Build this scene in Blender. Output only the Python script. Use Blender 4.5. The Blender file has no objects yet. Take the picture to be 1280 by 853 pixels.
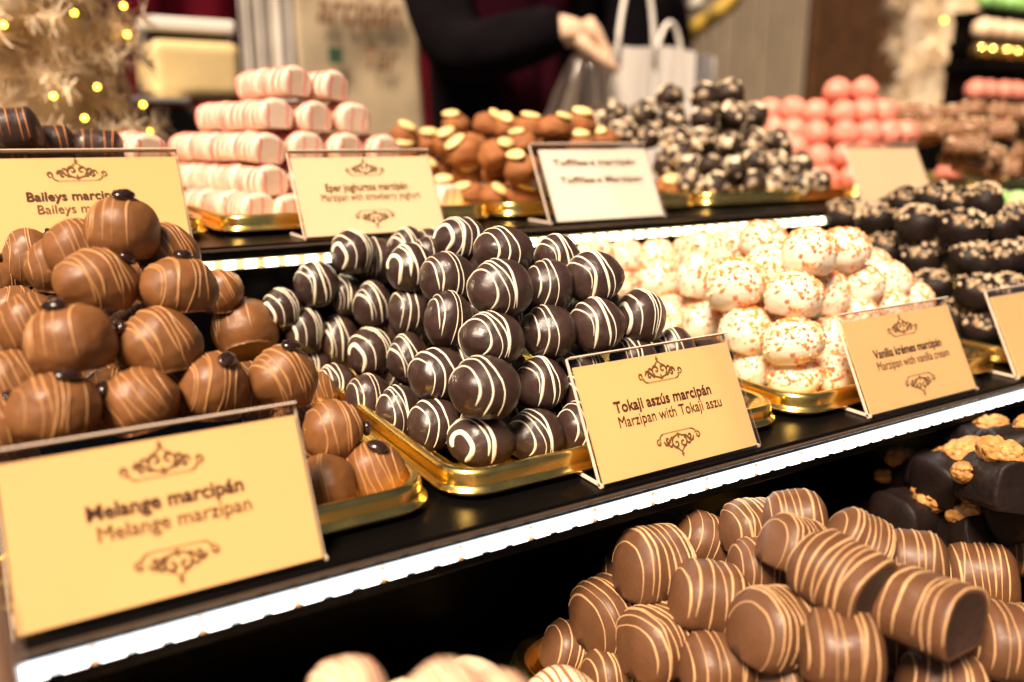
import bpy, bmesh, math, random
from mathutils import Vector, Matrix, noise
R = math.radians
random.seed(7)

# ------------------------------------------------------------------ camera
SC = bpy.context.scene
COL = SC.collection
cd = bpy.data.cameras.new('camera'); cam = bpy.data.objects.new('camera', cd); COL.objects.link(cam)
cr, cu, cf = Vector((0.856778, -0.515686, 0)), Vector((0.122601, 0.203694, 0.971328)), Vector((0.5009, 0.832212, -0.237744))
m = Matrix((cr, cu, -cf)).transposed().to_4x4()
cam.matrix_world = m
cd.sensor_width = 36; cd.lens = 29.53
cd.clip_start = 0.01; cd.clip_end = 200
cd.dof.use_dof = True; cd.dof.focus_distance = 0.425; cd.dof.aperture_fstop = 4.3
SC.camera = cam

# ------------------------------------------------------------------ light
SUN_DIR = Vector((-0.50, -0.34, 0.80)).normalized()       # towards the light
wd = bpy.data.worlds.new('World'); SC.world = wd; wd.use_nodes = True
nt = wd.node_tree; bg = nt.nodes['Background']
sky = nt.nodes.new('ShaderNodeTexSky'); sky.sky_type = 'NISHITA'; sky.sun_disc = False; sky.air_density = .7; sky.dust_density = 5.0; sky.ozone_density = .5
sky.sun_elevation = math.asin(SUN_DIR.z)
sky.sun_rotation = math.atan2(SUN_DIR.x, SUN_DIR.y)
nt.links.new(sky.outputs[0], bg.inputs[0]); bg.inputs[1].default_value = 0.022
ld = bpy.data.lights.new('sun', 'SUN'); ld.energy = 5.0; ld.angle = R(20); ld.color = (1.0, 0.79, 0.59)
sun = bpy.data.objects.new('sun', ld); COL.objects.link(sun)
sun.rotation_euler = SUN_DIR.to_track_quat('Z', 'Y').to_euler()
SC.view_settings.view_transform = 'Standard'; SC.view_settings.look = 'None'
SC.view_settings.exposure = 0.96; SC.view_settings.gamma = 1.0
SC.render.engine = 'CYCLES'

# ------------------------------------------------------------------ materials
def mat(name, col, rough=0.5, metal=0.0, spec=0.5, var=0.0, vscale=60, bump=0.0, bscale=200, sss=0.0,
        emit=None, estr=0.0, coat=0.0, trans=0.0, alpha=1.0, rvar=0.0):
    mt = bpy.data.materials.new(name); mt.use_nodes = True
    n = mt.node_tree.nodes; l = mt.node_tree.links; b = n['Principled BSDF']
    b.inputs['Base Color'].default_value = (*col, 1)
    b.inputs['Roughness'].default_value = rough; b.inputs['Metallic'].default_value = metal
    b.inputs['Specular IOR Level'].default_value = spec
    b.inputs['Coat Weight'].default_value = coat; b.inputs['Coat Roughness'].default_value = 0.12
    b.inputs['Transmission Weight'].default_value = trans; b.inputs['Alpha'].default_value = alpha
    if sss:
        b.inputs['Subsurface Weight'].default_value = sss; b.inputs['Subsurface Radius'].default_value = (1, .6, .35)
        b.inputs['Subsurface Scale'].default_value = 0.003
    if emit: b.inputs['Emission Color'].default_value = (*emit, 1); b.inputs['Emission Strength'].default_value = estr
    tc = n.new('ShaderNodeTexCoord'); oi = n.new('ShaderNodeObjectInfo')
    va = n.new('ShaderNodeVectorMath'); va.operation = 'ADD'
    geo = n.new('ShaderNodeNewGeometry')
    sc_ = n.new('ShaderNodeVectorMath'); sc_.operation = 'SCALE'; sc_.inputs['Scale'].default_value = 5
    l.new(oi.outputs['Random'], sc_.inputs[0]); l.new(geo.outputs['Position'], va.inputs[0]); l.new(sc_.outputs[0], va.inputs[1])
    if var:
        nz = n.new('ShaderNodeTexNoise'); nz.inputs['Scale'].default_value = vscale; nz.inputs['Detail'].default_value = 5
        l.new(va.outputs[0], nz.inputs['Vector'])
        mr = n.new('ShaderNodeMapRange'); mr.inputs['From Min'].default_value = .3; mr.inputs['From Max'].default_value = .7
        mr.inputs['To Min'].default_value = 1 - var; mr.inputs['To Max'].default_value = 1 + var
        l.new(nz.outputs['Fac'], mr.inputs['Value'])
        ad = n.new('ShaderNodeMath'); ad.operation = 'MULTIPLY_ADD'; ad.inputs[1].default_value = var * .8
        sb = n.new('ShaderNodeMath'); sb.operation = 'SUBTRACT'; sb.inputs[1].default_value = .5
        l.new(oi.outputs['Random'], sb.inputs[0]); l.new(sb.outputs[0], ad.inputs[0]); l.new(mr.outputs[0], ad.inputs[2])
        mx = n.new('ShaderNodeVectorMath'); mx.operation = 'SCALE'; mx.inputs[0].default_value = col
        l.new(ad.outputs[0], mx.inputs['Scale']); l.new(mx.outputs[0], b.inputs['Base Color'])
    if rvar:
        n2 = n.new('ShaderNodeTexNoise'); n2.inputs['Scale'].default_value = vscale * 1.7; n2.inputs['Detail'].default_value = 4
        l.new(va.outputs[0], n2.inputs['Vector'])
        m2 = n.new('ShaderNodeMapRange'); m2.inputs['From Min'].default_value = .3; m2.inputs['From Max'].default_value = .7
        m2.inputs['To Min'].default_value = max(.02, rough - rvar); m2.inputs['To Max'].default_value = rough + rvar
        l.new(n2.outputs['Fac'], m2.inputs['Value']); l.new(m2.outputs[0], b.inputs['Roughness'])
    if bump:
        nb = n.new('ShaderNodeTexNoise'); nb.inputs['Scale'].default_value = bscale; nb.inputs['Detail'].default_value = 6
        l.new(va.outputs[0], nb.inputs['Vector'])
        bp = n.new('ShaderNodeBump'); bp.inputs['Strength'].default_value = bump; bp.inputs['Distance'].default_value = .001
        l.new(nb.outputs['Fac'], bp.inputs['Height']); l.new(bp.outputs[0], b.inputs['Normal'])
    return mt

M = dict(
    dark=mat('dark_chocolate', (.040, .021, .017), .35, spec=.5, var=.22, vscale=90, bump=.35, bscale=260, rvar=.10),
    icing=mat('cream_icing', (.84, .74, .56), .42, var=.06, vscale=200, sss=.15),
    milk=mat('milk_chocolate', (.185, .073, .021), .46, var=.13, vscale=80, bump=.3, bscale=240, rvar=.10),
    milk2=mat('milk_chocolate_log', (.118, .049, .020), .50, var=.12, vscale=80, bump=.35, bscale=240, rvar=.10),
    beige=mat('beige_icing', (.54, .32, .15), .45, var=.08, vscale=200), speckbase=mat('rough_dark_chocolate', (.030, .017, .011), .55, spec=.3, var=.3, bump=.6),
    caramel=mat('caramel_icing', (.42, .21, .08), .42, var=.08, vscale=200),
    cut=mat('shaded_cut_face', (.035, .016, .010), .55, var=.3, vscale=300, bump=.6, bscale=400),  # loaf ends turned from the light, their shade put into the colour
    bean=mat('coffee_bean', (.022, .009, .006), .16, spec=.6, var=.2, coat=.5, bump=.3, bscale=300),
    white=mat('white_chocolate', (.80, .71, .56), .42, var=.05, sss=.2, bump=.2, bscale=260),
    spr_o=mat('orange_sprinkle', (.82, .27, .05), .5), spr_r=mat('red_sprinkle', (.72, .14, .04), .5), spr_w=mat('pale_sprinkle', (.9, .72, .42), .5),
    black=mat('bitter_chocolate', (.011, .006, .005), .52, spec=.22, var=.25, bump=.5, bscale=260, rvar=.1),
    crumb=mat('nougat_crumb', (.62, .47, .30), .6, var=.2, vscale=300), crumb2=mat('toasted_crumb', (.42, .27, .14), .6, var=.2, vscale=300),
    flake=mat('white_flake', (.72, .58, .40), .6, var=.2, vscale=200), flake2=mat('grey_flake', (.34, .25, .16), .6, var=.2, vscale=200),
    cocoa=mat('cocoa_dust', (.27, .095, .024), .75, var=.2, vscale=120, bump=.6, bscale=500),
    almond=mat('blanched_almond', (.86, .62, .26), .45, var=.08, vscale=150, bump=.3),
    pink=mat('pink_glaze', (.72, .24, .17), .5, var=.12, vscale=90, bump=.5, bscale=400, sss=.2),
    rollw=mat('white_marzipan', (.74, .56, .43), .45, var=.06, sss=.2, bump=.3), rollp=mat('pink_icing', (.72, .14, .11), .45, var=.1),
    nut=mat('nut_coating', (.20, .085, .035), .55, var=.4, vscale=220, bump=1.0, bscale=350),
    walnut=mat('walnut_kernel', (.46, .21, .055), .5, var=.35, vscale=260, bump=.8, bscale=500),
    green=mat('pistachio_glaze', (.26, .52, .15), .45, var=.2), cream=mat('cream_chocolate', (.80, .58, .38), .42, var=.06, sss=.2),
    brownline=mat('brown_icing', (.30, .10, .045), .42), orangeline=mat('orange_icing', (.60, .22, .05), .42),
    gold=mat('gold_foil', (1.0, .71, .20), .22, metal=1, bump=.08, bscale=60, rvar=.05),
    acryl=mat('black_acrylic', (.003, .0025, .0025), .30, spec=.06, bump=.02, bscale=20),
    riser=mat('black_riser', (.003, .0025, .0025), .34, spec=.10, bump=.05, bscale=60),
    edge=mat('shelf_edge_highlight', (.05, .035, .025), .25, spec=.7),  # highlight along the shelf lip, put in as a lighter brown colour
    diode=mat('lit_diode', (.9, .9, .9), .4, emit=(1.0, .98, .90), estr=3.0), tape=mat('lit_tape', (.30, .32, .34), .4, emit=(.85, .95, 1.0), estr=.9),
    diode2=mat('warm_lit_diode', (.9, .9, .9), .4, emit=(1.0, .90, .60), estr=4.0), tape2=mat('warm_lit_tape', (.25, .2, .12), .4, emit=(1.0, .78, .34), estr=.5),
    pad=mat('solder_pad', (.75, .42, .18), .4),
    card=mat('gold_card', (.84, .545, .24), .38, var=.04, vscale=14, bump=.05, bscale=300),
    card2=mat('pale_gold_card', (.86, .66, .43), .45, var=.03, vscale=14), wcard=mat('white_card', (.92, .87, .78), .45),
    ink=mat('brown_ink', (.07, .020, .007), .5), ink2=mat('light_brown_ink', (.17, .08, .025), .5),
    clearedge=mat('acrylic_edge', (.80, .66, .54), .25, spec=.5),
    tinsel=mat('white_tinsel', (.95, .83, .63), .5, var=.12, vscale=40), bulb=mat('fairy_bulb', (1, .8, .3), .4, emit=(1.0, .50, .03), estr=9),
    maroon=mat('maroon_cloth', (.060, .0008, .005), .9, spec=.08, var=.3, vscale=6), purple=mat('wine_apron', (.013, .0005, .003), .9, spec=.05, var=.3, vscale=8),
    cloth=mat('pale_cloth', (.56, .51, .45), .9, var=.15, vscale=10), paper=mat('kraft_paper', (.46, .36, .23), .8, var=.12, vscale=12),
    brink=mat('brown_print', (.17, .075, .035), .8), greenp=mat('dark_green_print', (.02, .07, .03), .8),
    machine=mat('cream_enamel', (.66, .50, .24), .45, var=.04), silver=mat('brushed_metal', (.75, .70, .62), .3, metal=.9), dk=mat('dark_plastic', (.02, .015, .012), .5),
    jacket=mat('black_cloth', (.004, .003, .004), 1.0, spec=.05, var=.3, vscale=20), skin=mat('skin', (.68, .46, .31), .5, var=.08, vscale=60, sss=.2), hair=mat('dark_hair', (.02, .012, .008), .6, bump=.8, bscale=300),
    bag=mat('white_paper', (.84, .78, .70), .7, var=.04, vscale=10), wood=mat('brown_board', (.075, .032, .010), .55, var=.3, vscale=9, bump=.4, bscale=40),
    board=mat('pale_grey_board', (.25, .20, .14), .6, var=.12, vscale=8), yellow=mat('yellow_ribbon', (.42, .27, .03), .7, var=.1), red=mat('red_bauble', (.5, .05, .03), .4),
    ground=mat('dark_floor', (.03, .02, .015), .8, var=.3, vscale=3), post=mat('beige_plastic', (.50, .30, .20), .4), eye=mat('eye_white', (.7, .65, .6), .3),
)
def clear(name, tint, refl):
    mt = bpy.data.materials.new(name); mt.use_nodes = True; n = mt.node_tree.nodes; l = mt.node_tree.links
    for x in list(n): n.remove(x)
    o = n.new('ShaderNodeOutputMaterial'); t = n.new('ShaderNodeBsdfTransparent'); g = n.new('ShaderNodeBsdfGlossy')
    t.inputs[0].default_value = (*tint, 1); g.inputs[0].default_value = (1, 1, 1, 1); g.inputs['Roughness'].default_value = .06
    f = n.new('ShaderNodeFresnel'); f.inputs[0].default_value = 1.45
    k = n.new('ShaderNodeMath'); k.operation = 'MULTIPLY'; k.inputs[1].default_value = refl
    x = n.new('ShaderNodeMixShader'); l.new(f.outputs[0], k.inputs[0]); l.new(k.outputs[0], x.inputs[0])
    l.new(t.outputs[0], x.inputs[1]); l.new(g.outputs[0], x.inputs[2]); l.new(x.outputs[0], o.inputs[0])
    return mt
M['clear'] = clear('clear_acrylic', (.97, .96, .94), .22)
def translucent_mix(mt, col, f):
    t_ = mt.node_tree; o_ = [x for x in t_.nodes if x.type == 'OUTPUT_MATERIAL'][0]; s_ = o_.inputs[0].links[0].from_socket
    d_ = t_.nodes.new('ShaderNodeBsdfTranslucent'); d_.inputs[0].default_value = (*col, 1); m_ = t_.nodes.new('ShaderNodeMixShader'); m_.inputs[0].default_value = f
    t_.links.new(s_, m_.inputs[1]); t_.links.new(d_.outputs[0], m_.inputs[2]); t_.links.new(m_.outputs[0], o_.inputs[0])
translucent_mix(M['tinsel'], (.95, .82, .62), .45)
M['plastic'] = clear('clear_plastic_film', (.88, .83, .78), 1.2)
translucent_mix(M['plastic'], (.9, .80, .70), .45)

# ------------------------------------------------------------------ helpers
def mesh(name, verts, faces, mats, midx=None, smooth=True):
    me = bpy.data.meshes.new(name); me.from_pydata([tuple(v) for v in verts], [], faces)
    for k in (mats if isinstance(mats, (list, tuple)) else [mats]): me.materials.append(M[k])
    if midx: me.polygons.foreach_set('material_index', midx)
    me.polygons.foreach_set('use_smooth', [smooth] * len(me.polygons)); me.update()
    return me
def link(name, me, parent=None, loc=None, rot=None, scale=None):
    o = bpy.data.objects.new(name, me); COL.objects.link(o)
    if parent: o.parent = parent
    if loc is not None: o.location = loc
    if rot is not None: o.rotation_euler = rot
    if scale is not None: o.scale = scale
    return o
def thing(o, label, cat, group=None):
    o['label'] = label; o['category'] = cat
    if group: o['group'] = group
    return o
def empty(name, loc=(0, 0, 0), rz=0):
    return link(name, None, loc=loc, rot=(0, 0, rz))
def structure(o): o['kind'] = 'structure'; return o
class MB:
    def __init__(s): s.v = []; s.f = []; s.m = []
    def add(s, v, f, mi=0):
        k = len(s.v); s.v += [Vector(x) for x in v]; s.f += [[i + k for i in q] for q in f]; s.m += [mi] * len(f); return s
    def box(s, c, d, mi=0, rot=None):
        c = Vector(c); vs = [Vector((x * d[0] / 2, y * d[1] / 2, z * d[2] / 2)) for x in (-1, 1) for y in (-1, 1) for z in (-1, 1)]
        if rot is not None: vs = [rot @ q for q in vs]
        return s.add([c + q for q in vs], [(0, 1, 3, 2), (4, 6, 7, 5), (0, 4, 5, 1), (2, 3, 7, 6), (0, 2, 6, 4), (1, 5, 7, 3)], mi)
    def tube(s, pts, r, n=8, mi=0, closed=False):
        pts = [Vector(p) for p in pts]; N = len(pts); rr = r if isinstance(r, (list, tuple)) else [r] * N; V = []; F = []
        for i, p in enumerate(pts):
            t = (pts[min(i + 1, N - 1)] - pts[max(i - 1, 0)]).normalized()
            a = t.orthogonal().normalized() if i == 0 else (a - t * a.dot(t)).normalized()
            b = t.cross(a)
            V += [p + (a * math.cos(2 * math.pi * k / n) + b * math.sin(2 * math.pi * k / n)) * rr[i] for k in range(n)]
        for i in range(N - 1):
            for k in range(n): F.append((i * n + k, i * n + (k + 1) % n, (i + 1) * n + (k + 1) % n, (i + 1) * n + k))
        F.append(tuple(range(n))[::-1]); F.append(tuple((N - 1) * n + k for k in range(n)))
        return s.add(V, F, mi)
    def mesh(s, name, mats, smooth=False): return mesh(name, s.v, s.f, mats, s.m, smooth)
    def build(s, name, mats, parent=None, smooth=False, **k): return link(name, s.mesh(name, mats, smooth), parent, **k)
def bevel(o, w, seg=2):
    b = o.modifiers.new('bevel', 'BEVEL'); b.width = w; b.segments = seg; b.limit_method = 'ANGLE'; return o
_ico = {}
def ico(n):
    if n not in _ico:
        b = bmesh.new(); bmesh.ops.create_icosphere(b, subdivisions=n, radius=1); b.verts.ensure_lookup_table()
        _ico[n] = ([v.co.copy() for v in b.verts], [[v.index for v in f.verts] for f in b.faces]); b.free()
    return _ico[n]

# ------------------------------------------------------------------ confectionery shapes (unit size, scaled per piece)
def ball_fn(seed, lump=.045, foot=0.0, flat=-.36, tip=None):
    off = Vector((seed * 7.3, seed * 3.1, seed * 1.7))
    def fn(d):
        r = .5 * (1 + lump * noise.noise(d * 1.3 + off) * 1.6 + lump * .35 * noise.noise(d * 4 + off))
        if tip is not None:
            t = max(0, d.dot(tip)); r += .05 * t ** 14
        p = d * r
        if p.z < flat:
            h = math.hypot(d.x, d.y); q = (flat - p.z)
            p = Vector((p.x, p.y, flat - q * .12))
            if foot:
                ang = math.atan2(d.y, d.x); lip = foot * (.5 + .8 * max(0, noise.noise(Vector((math.cos(ang) * 1.3, math.sin(ang) * 1.3, seed * 2.2)))+.15))
                k = math.exp(-((q - .03) / .035) ** 2)
                if h > 1e-4: p += Vector((d.x / h, d.y / h, -.25)) * lip * k
        return p
    return fn
def ball_mesh(name, fn, material, n=4):
    V, F = ico(n); return mesh(name, [fn(v) for v in V], F, material)
def ribbon(mb, pts, nrm, wid, h=.014, mi=0):
    N = len(pts); S = (-1, -.7, 0, .7, 1); H = (-.5, .55, 1, .55, -.5); V = []; F = []
    for i in range(N):
        t = (pts[min(i + 1, N - 1)] - pts[max(i - 1, 0)])
        if t.length < 1e-7: t = Vector((1, 0, 0))
        sd = t.normalized().cross(nrm[i]).normalized(); w = wid[i]; hh = h * min(1.3, .35 + w / .022 * .65)
        V += [pts[i] + sd * (s * w) + nrm[i] * (q * hh) for s, q in zip(S, H)]
    for i in range(N - 1):
        for k in range(4): F.append((i * 5 + k, i * 5 + k + 1, (i + 1) * 5 + k + 1, (i + 1) * 5 + k))
    mb.add(V, F, mi)
def ball_loops(fn, axis, alphas, widths, rnd, hook=False, spread=(-1.0, 1.0), step=36):
    """icing poured round a ball: loops about an axis, each open at the underside"""
    mb = MB(); axis = axis.normalized(); up = Vector((0, 0, 1)); u = (up - axis * up.dot(axis)).normalized(); v = axis.cross(u)
    sl0 = rnd.uniform(-.12, .12)
    for k, (al, w) in enumerate(zip(alphas, widths)):
        a0, a1 = R(-125 - rnd.uniform(-25, 20)), R(125 + rnd.uniform(-25, 20)); pts = []; nr = []; wd_ = []
        ph = rnd.uniform(0, 6); slope = sl0 + rnd.uniform(-.05, .05)
        if hook and k == 0: a0, a1 = R(-150), R(60 + rnd.uniform(-10, 40))
        for i in range(step + 1):
            t = i / step; th = a0 + (a1 - a0) * t
            a = al + .05 * math.sin(th * 1.5 + ph) + slope * (t - .5) + .02 * math.sin(th * 4 + ph * 2)
            if hook and k == 0: a += .5 * (1 - min(1, (1 - t) * 2.2)) ** 2 * .8
            d = (axis * math.sin(a) + (u * math.cos(th) + v * math.sin(th)) * math.cos(a)).normalized()
            p = fn(d); pts.append(p); nr.append(d)
            e = min(1, t * 9, (1 - t) * 9) ** .5
            ww = w * (.75 + .35 * math.sin(th * 2 + ph) * .6 + .2 * noise.noise(Vector((t * 5, k, ph)))) * (.15 + .85 * e)
            if hook and k == 0: ww = w * (1.0 + 1.5 * max(0, t - .55)) * (.3 + .7 * e)
            wd_.append(max(.003, ww))
        ribbon(mb, pts, nr, wd_)
    return mb
def loaf_fn(seed, L=1.0, H=.86, r_end=.30, cut=True, dome=False, soft=False, box=False):
    off = Vector((seed * 5.1, 2.2, seed))
    def fn(u, th):
        """u in -1..1 along, th: angle round the D section (0 = top)"""
        s = 1.0
        if u < -1 + r_end * 2: q = (-1 + r_end * 2 - u) / (r_end * 2); s = math.sqrt(max(0.0, 1 - q * q * .93))
        e = .55 if dome else .16 if soft else (.06 if cut else .5)
        if u > 1 - e: q = (u - 1 + e) / e; s = min(s, math.sqrt(max(0.0, 1 - q * q * (.62 if dome else .35 if soft else .12 if cut else .93))))
        cy, cz = math.sin(th), math.cos(th); y = .5 * (abs(cy) ** (1.0 if soft else .62 if box else .85)) * (1 if cy > 0 else -1); z = .5 * (abs(cz) ** (.7 if box else .9)) * (1 if cz > 0 else -1)
        z *= H; z = max(z, -.34 * H)
        d = 1 + .05 * noise.noise(Vector((u * 1.2, math.sin(th) * 1.2, math.cos(th) * 1.2)) + off) + .02 * noise.noise(Vector((u * 4, math.sin(th) * 3, math.cos(th) * 3)) + off)
        return Vector((u * L / 2, y * s * d, (z + .34 * H) * (.25 + .75 * s) * d - .34 * H))
    return fn
def loaf_mesh(name, fn, mats, nx=26, nt=30):
    V = []; F = []; mi = []
    for i in range(nx + 1):
        u = -1 + 2 * i / nx
        u = math.copysign(abs(u) ** .8, u)
        for k in range(nt): V.append(fn(u, 2 * math.pi * k / nt))
    for i in range(nx):
        for k in range(nt): F.append((i * nt + k, (i + 1) * nt + k, (i + 1) * nt + (k + 1) % nt, i * nt + (k + 1) % nt)); mi.append(0)
    a = len(V); V.append(sum((V[k] for k in range(nt)), Vector()) / nt); b = len(V); V.append(sum((V[nx * nt + k] for k in range(nt)), Vector()) / nt)
    ring = [V[b] + (V[nx * nt + k] - V[b]) * .93 + Vector((-.012 + .01 * noise.noise(V[nx * nt + k] * 9), 0, 0)) * (mats[-1] == 'cut') for k in range(nt)]
    r0 = len(V); V += ring
    for k in range(nt):
        F.append((a, k, (k + 1) % nt)); mi.append(0)
        F.append((nx * nt + k, r0 + k, r0 + (k + 1) % nt, nx * nt + (k + 1) % nt)); mi.append(0)
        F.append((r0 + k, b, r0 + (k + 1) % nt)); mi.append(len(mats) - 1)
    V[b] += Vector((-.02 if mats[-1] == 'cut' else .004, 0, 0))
    return mesh(name, V, F, mats, mi)
def loaf_stripes(fn, us, widths, rnd, th0=-118, th1=118, step=26):
    mb = MB()
    for k, (u0, w) in enumerate(zip(us, widths)):
        a0, a1 = R(th0 + rnd.uniform(-12, 25)), R(th1 + rnd.uniform(-35, 12)); ph = rnd.uniform(0, 6); sl = rnd.uniform(-.16, .16); pts = []; nr = []; wd_ = []
        for i in range(step + 1):
            t = i / step; th = a0 + (a1 - a0) * t; u = max(-.93, min(.97, u0 + sl * (t - .5) + .03 * math.sin(th * 2 + ph)))
            p = fn(u, th); n_ = (fn(u + .004, th) - p).cross(fn(u, th + .01) - p)
            n_ = Vector((-.0, math.sin(th), math.cos(th))) if n_.length < 1e-9 else n_.normalized()
            if n_.dot(Vector((0, math.sin(th), math.cos(th)))) < 0: n_ = -n_
            pts.append(p); nr.append(n_); wd_.append(max(.003, w * (.8 + .3 * math.sin(th * 2 + ph)) * (.2 + .8 * min(1, t * 8, (1 - t) * 8) ** .5)))
        ribbon(mb, pts, nr, wd_)
    return mb
def bits(fn, rnd, n, size, top=.1, nm=3, flatk=.5, wts=None, low=0.0, loaf=False, dirs=None):
    """loose crumbs pressed into the surface"""
    mb = MB(); O = [(1, 0, 0), (-1, 0, 0), (0, 1, 0), (0, -1, 0), (0, 0, 1), (0, 0, -1)]; OF = [(0, 2, 4), (2, 1, 4), (1, 3, 4), (3, 0, 4), (2, 0, 5), (1, 2, 5), (3, 1, 5), (0, 3, 5)]
    k = 0
    while k < n:
        d = Vector((rnd.gauss(0, 1), rnd.gauss(0, 1), rnd.gauss(0, 1))).normalized()
        if d.z < top and rnd.random() > low: continue
        if loaf: p = fn(rnd.uniform(-.92, .92), math.atan2(d.y, d.z)); d = Vector((0, d.y, d.z)).normalized()
        else: p = fn(d)
        s = size * rnd.uniform(.5, 1.3); q = Vector((rnd.gauss(0, 1), rnd.gauss(0, 1), rnd.gauss(0, 1))).normalized()
        a = (q - d * q.dot(d)).normalized(); b = d.cross(a); e1, e2 = rnd.uniform(.7, 1.4), rnd.uniform(.5, 1)
        vs = [p + d * s * flatk * .4 + a * (x * s * e1 * rnd.uniform(.75, 1.2)) + b * (y * s * e2 * rnd.uniform(.75, 1.2)) + d * (z * s * flatk) for x, y, z in O]
        mb.add(vs, OF, rnd.choices(range(nm), wts)[0] if wts else rnd.randrange(nm)); k += 1
    return mb
def bean_mesh():
    V, F = ico(3); out = []
    for v in V:
        g = .10 * math.exp(-((v.y + .12 * math.sin(v.x * 3)) / .14) ** 2) * max(0, v.z)
        out.append(Vector((v.x * .165, v.y * .122, v.z * .080 * (1 + .1 * noise.noise(v * 2)) - g * .36)))
    return mesh('coffee_bean', out, F, 'bean')
def almond_mesh(seed):
    V, F = ico(3); return mesh('almond', [Vector((v.x * .30 * (1 - .25 * v.x * .5), v.y * .19 * (1 - .25 * v.x), v.z * .085)) for v in V], F, 'almond')
def walnut_mesh(seed):
    V, F = ico(4); o = Vector((seed * 3.3, seed, 0)); out = []
    for v in V:
        r = 1.08 - .30 * math.exp(-(noise.noise(v * 2.4 + o) / .07) ** 2) + .06 * noise.noise(v * 5 + o)
        g = .5 * math.exp(-(v.y / .13) ** 2) + .35 * math.exp(-(v.x / .13) ** 2)
        out.append(Vector((v.x * .42, v.y * .28, v.z * .20)) * r * (1 - g * .6 * max(0, v.z + .4)))
    return mesh('walnut_half', out, F, 'walnut')
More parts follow.
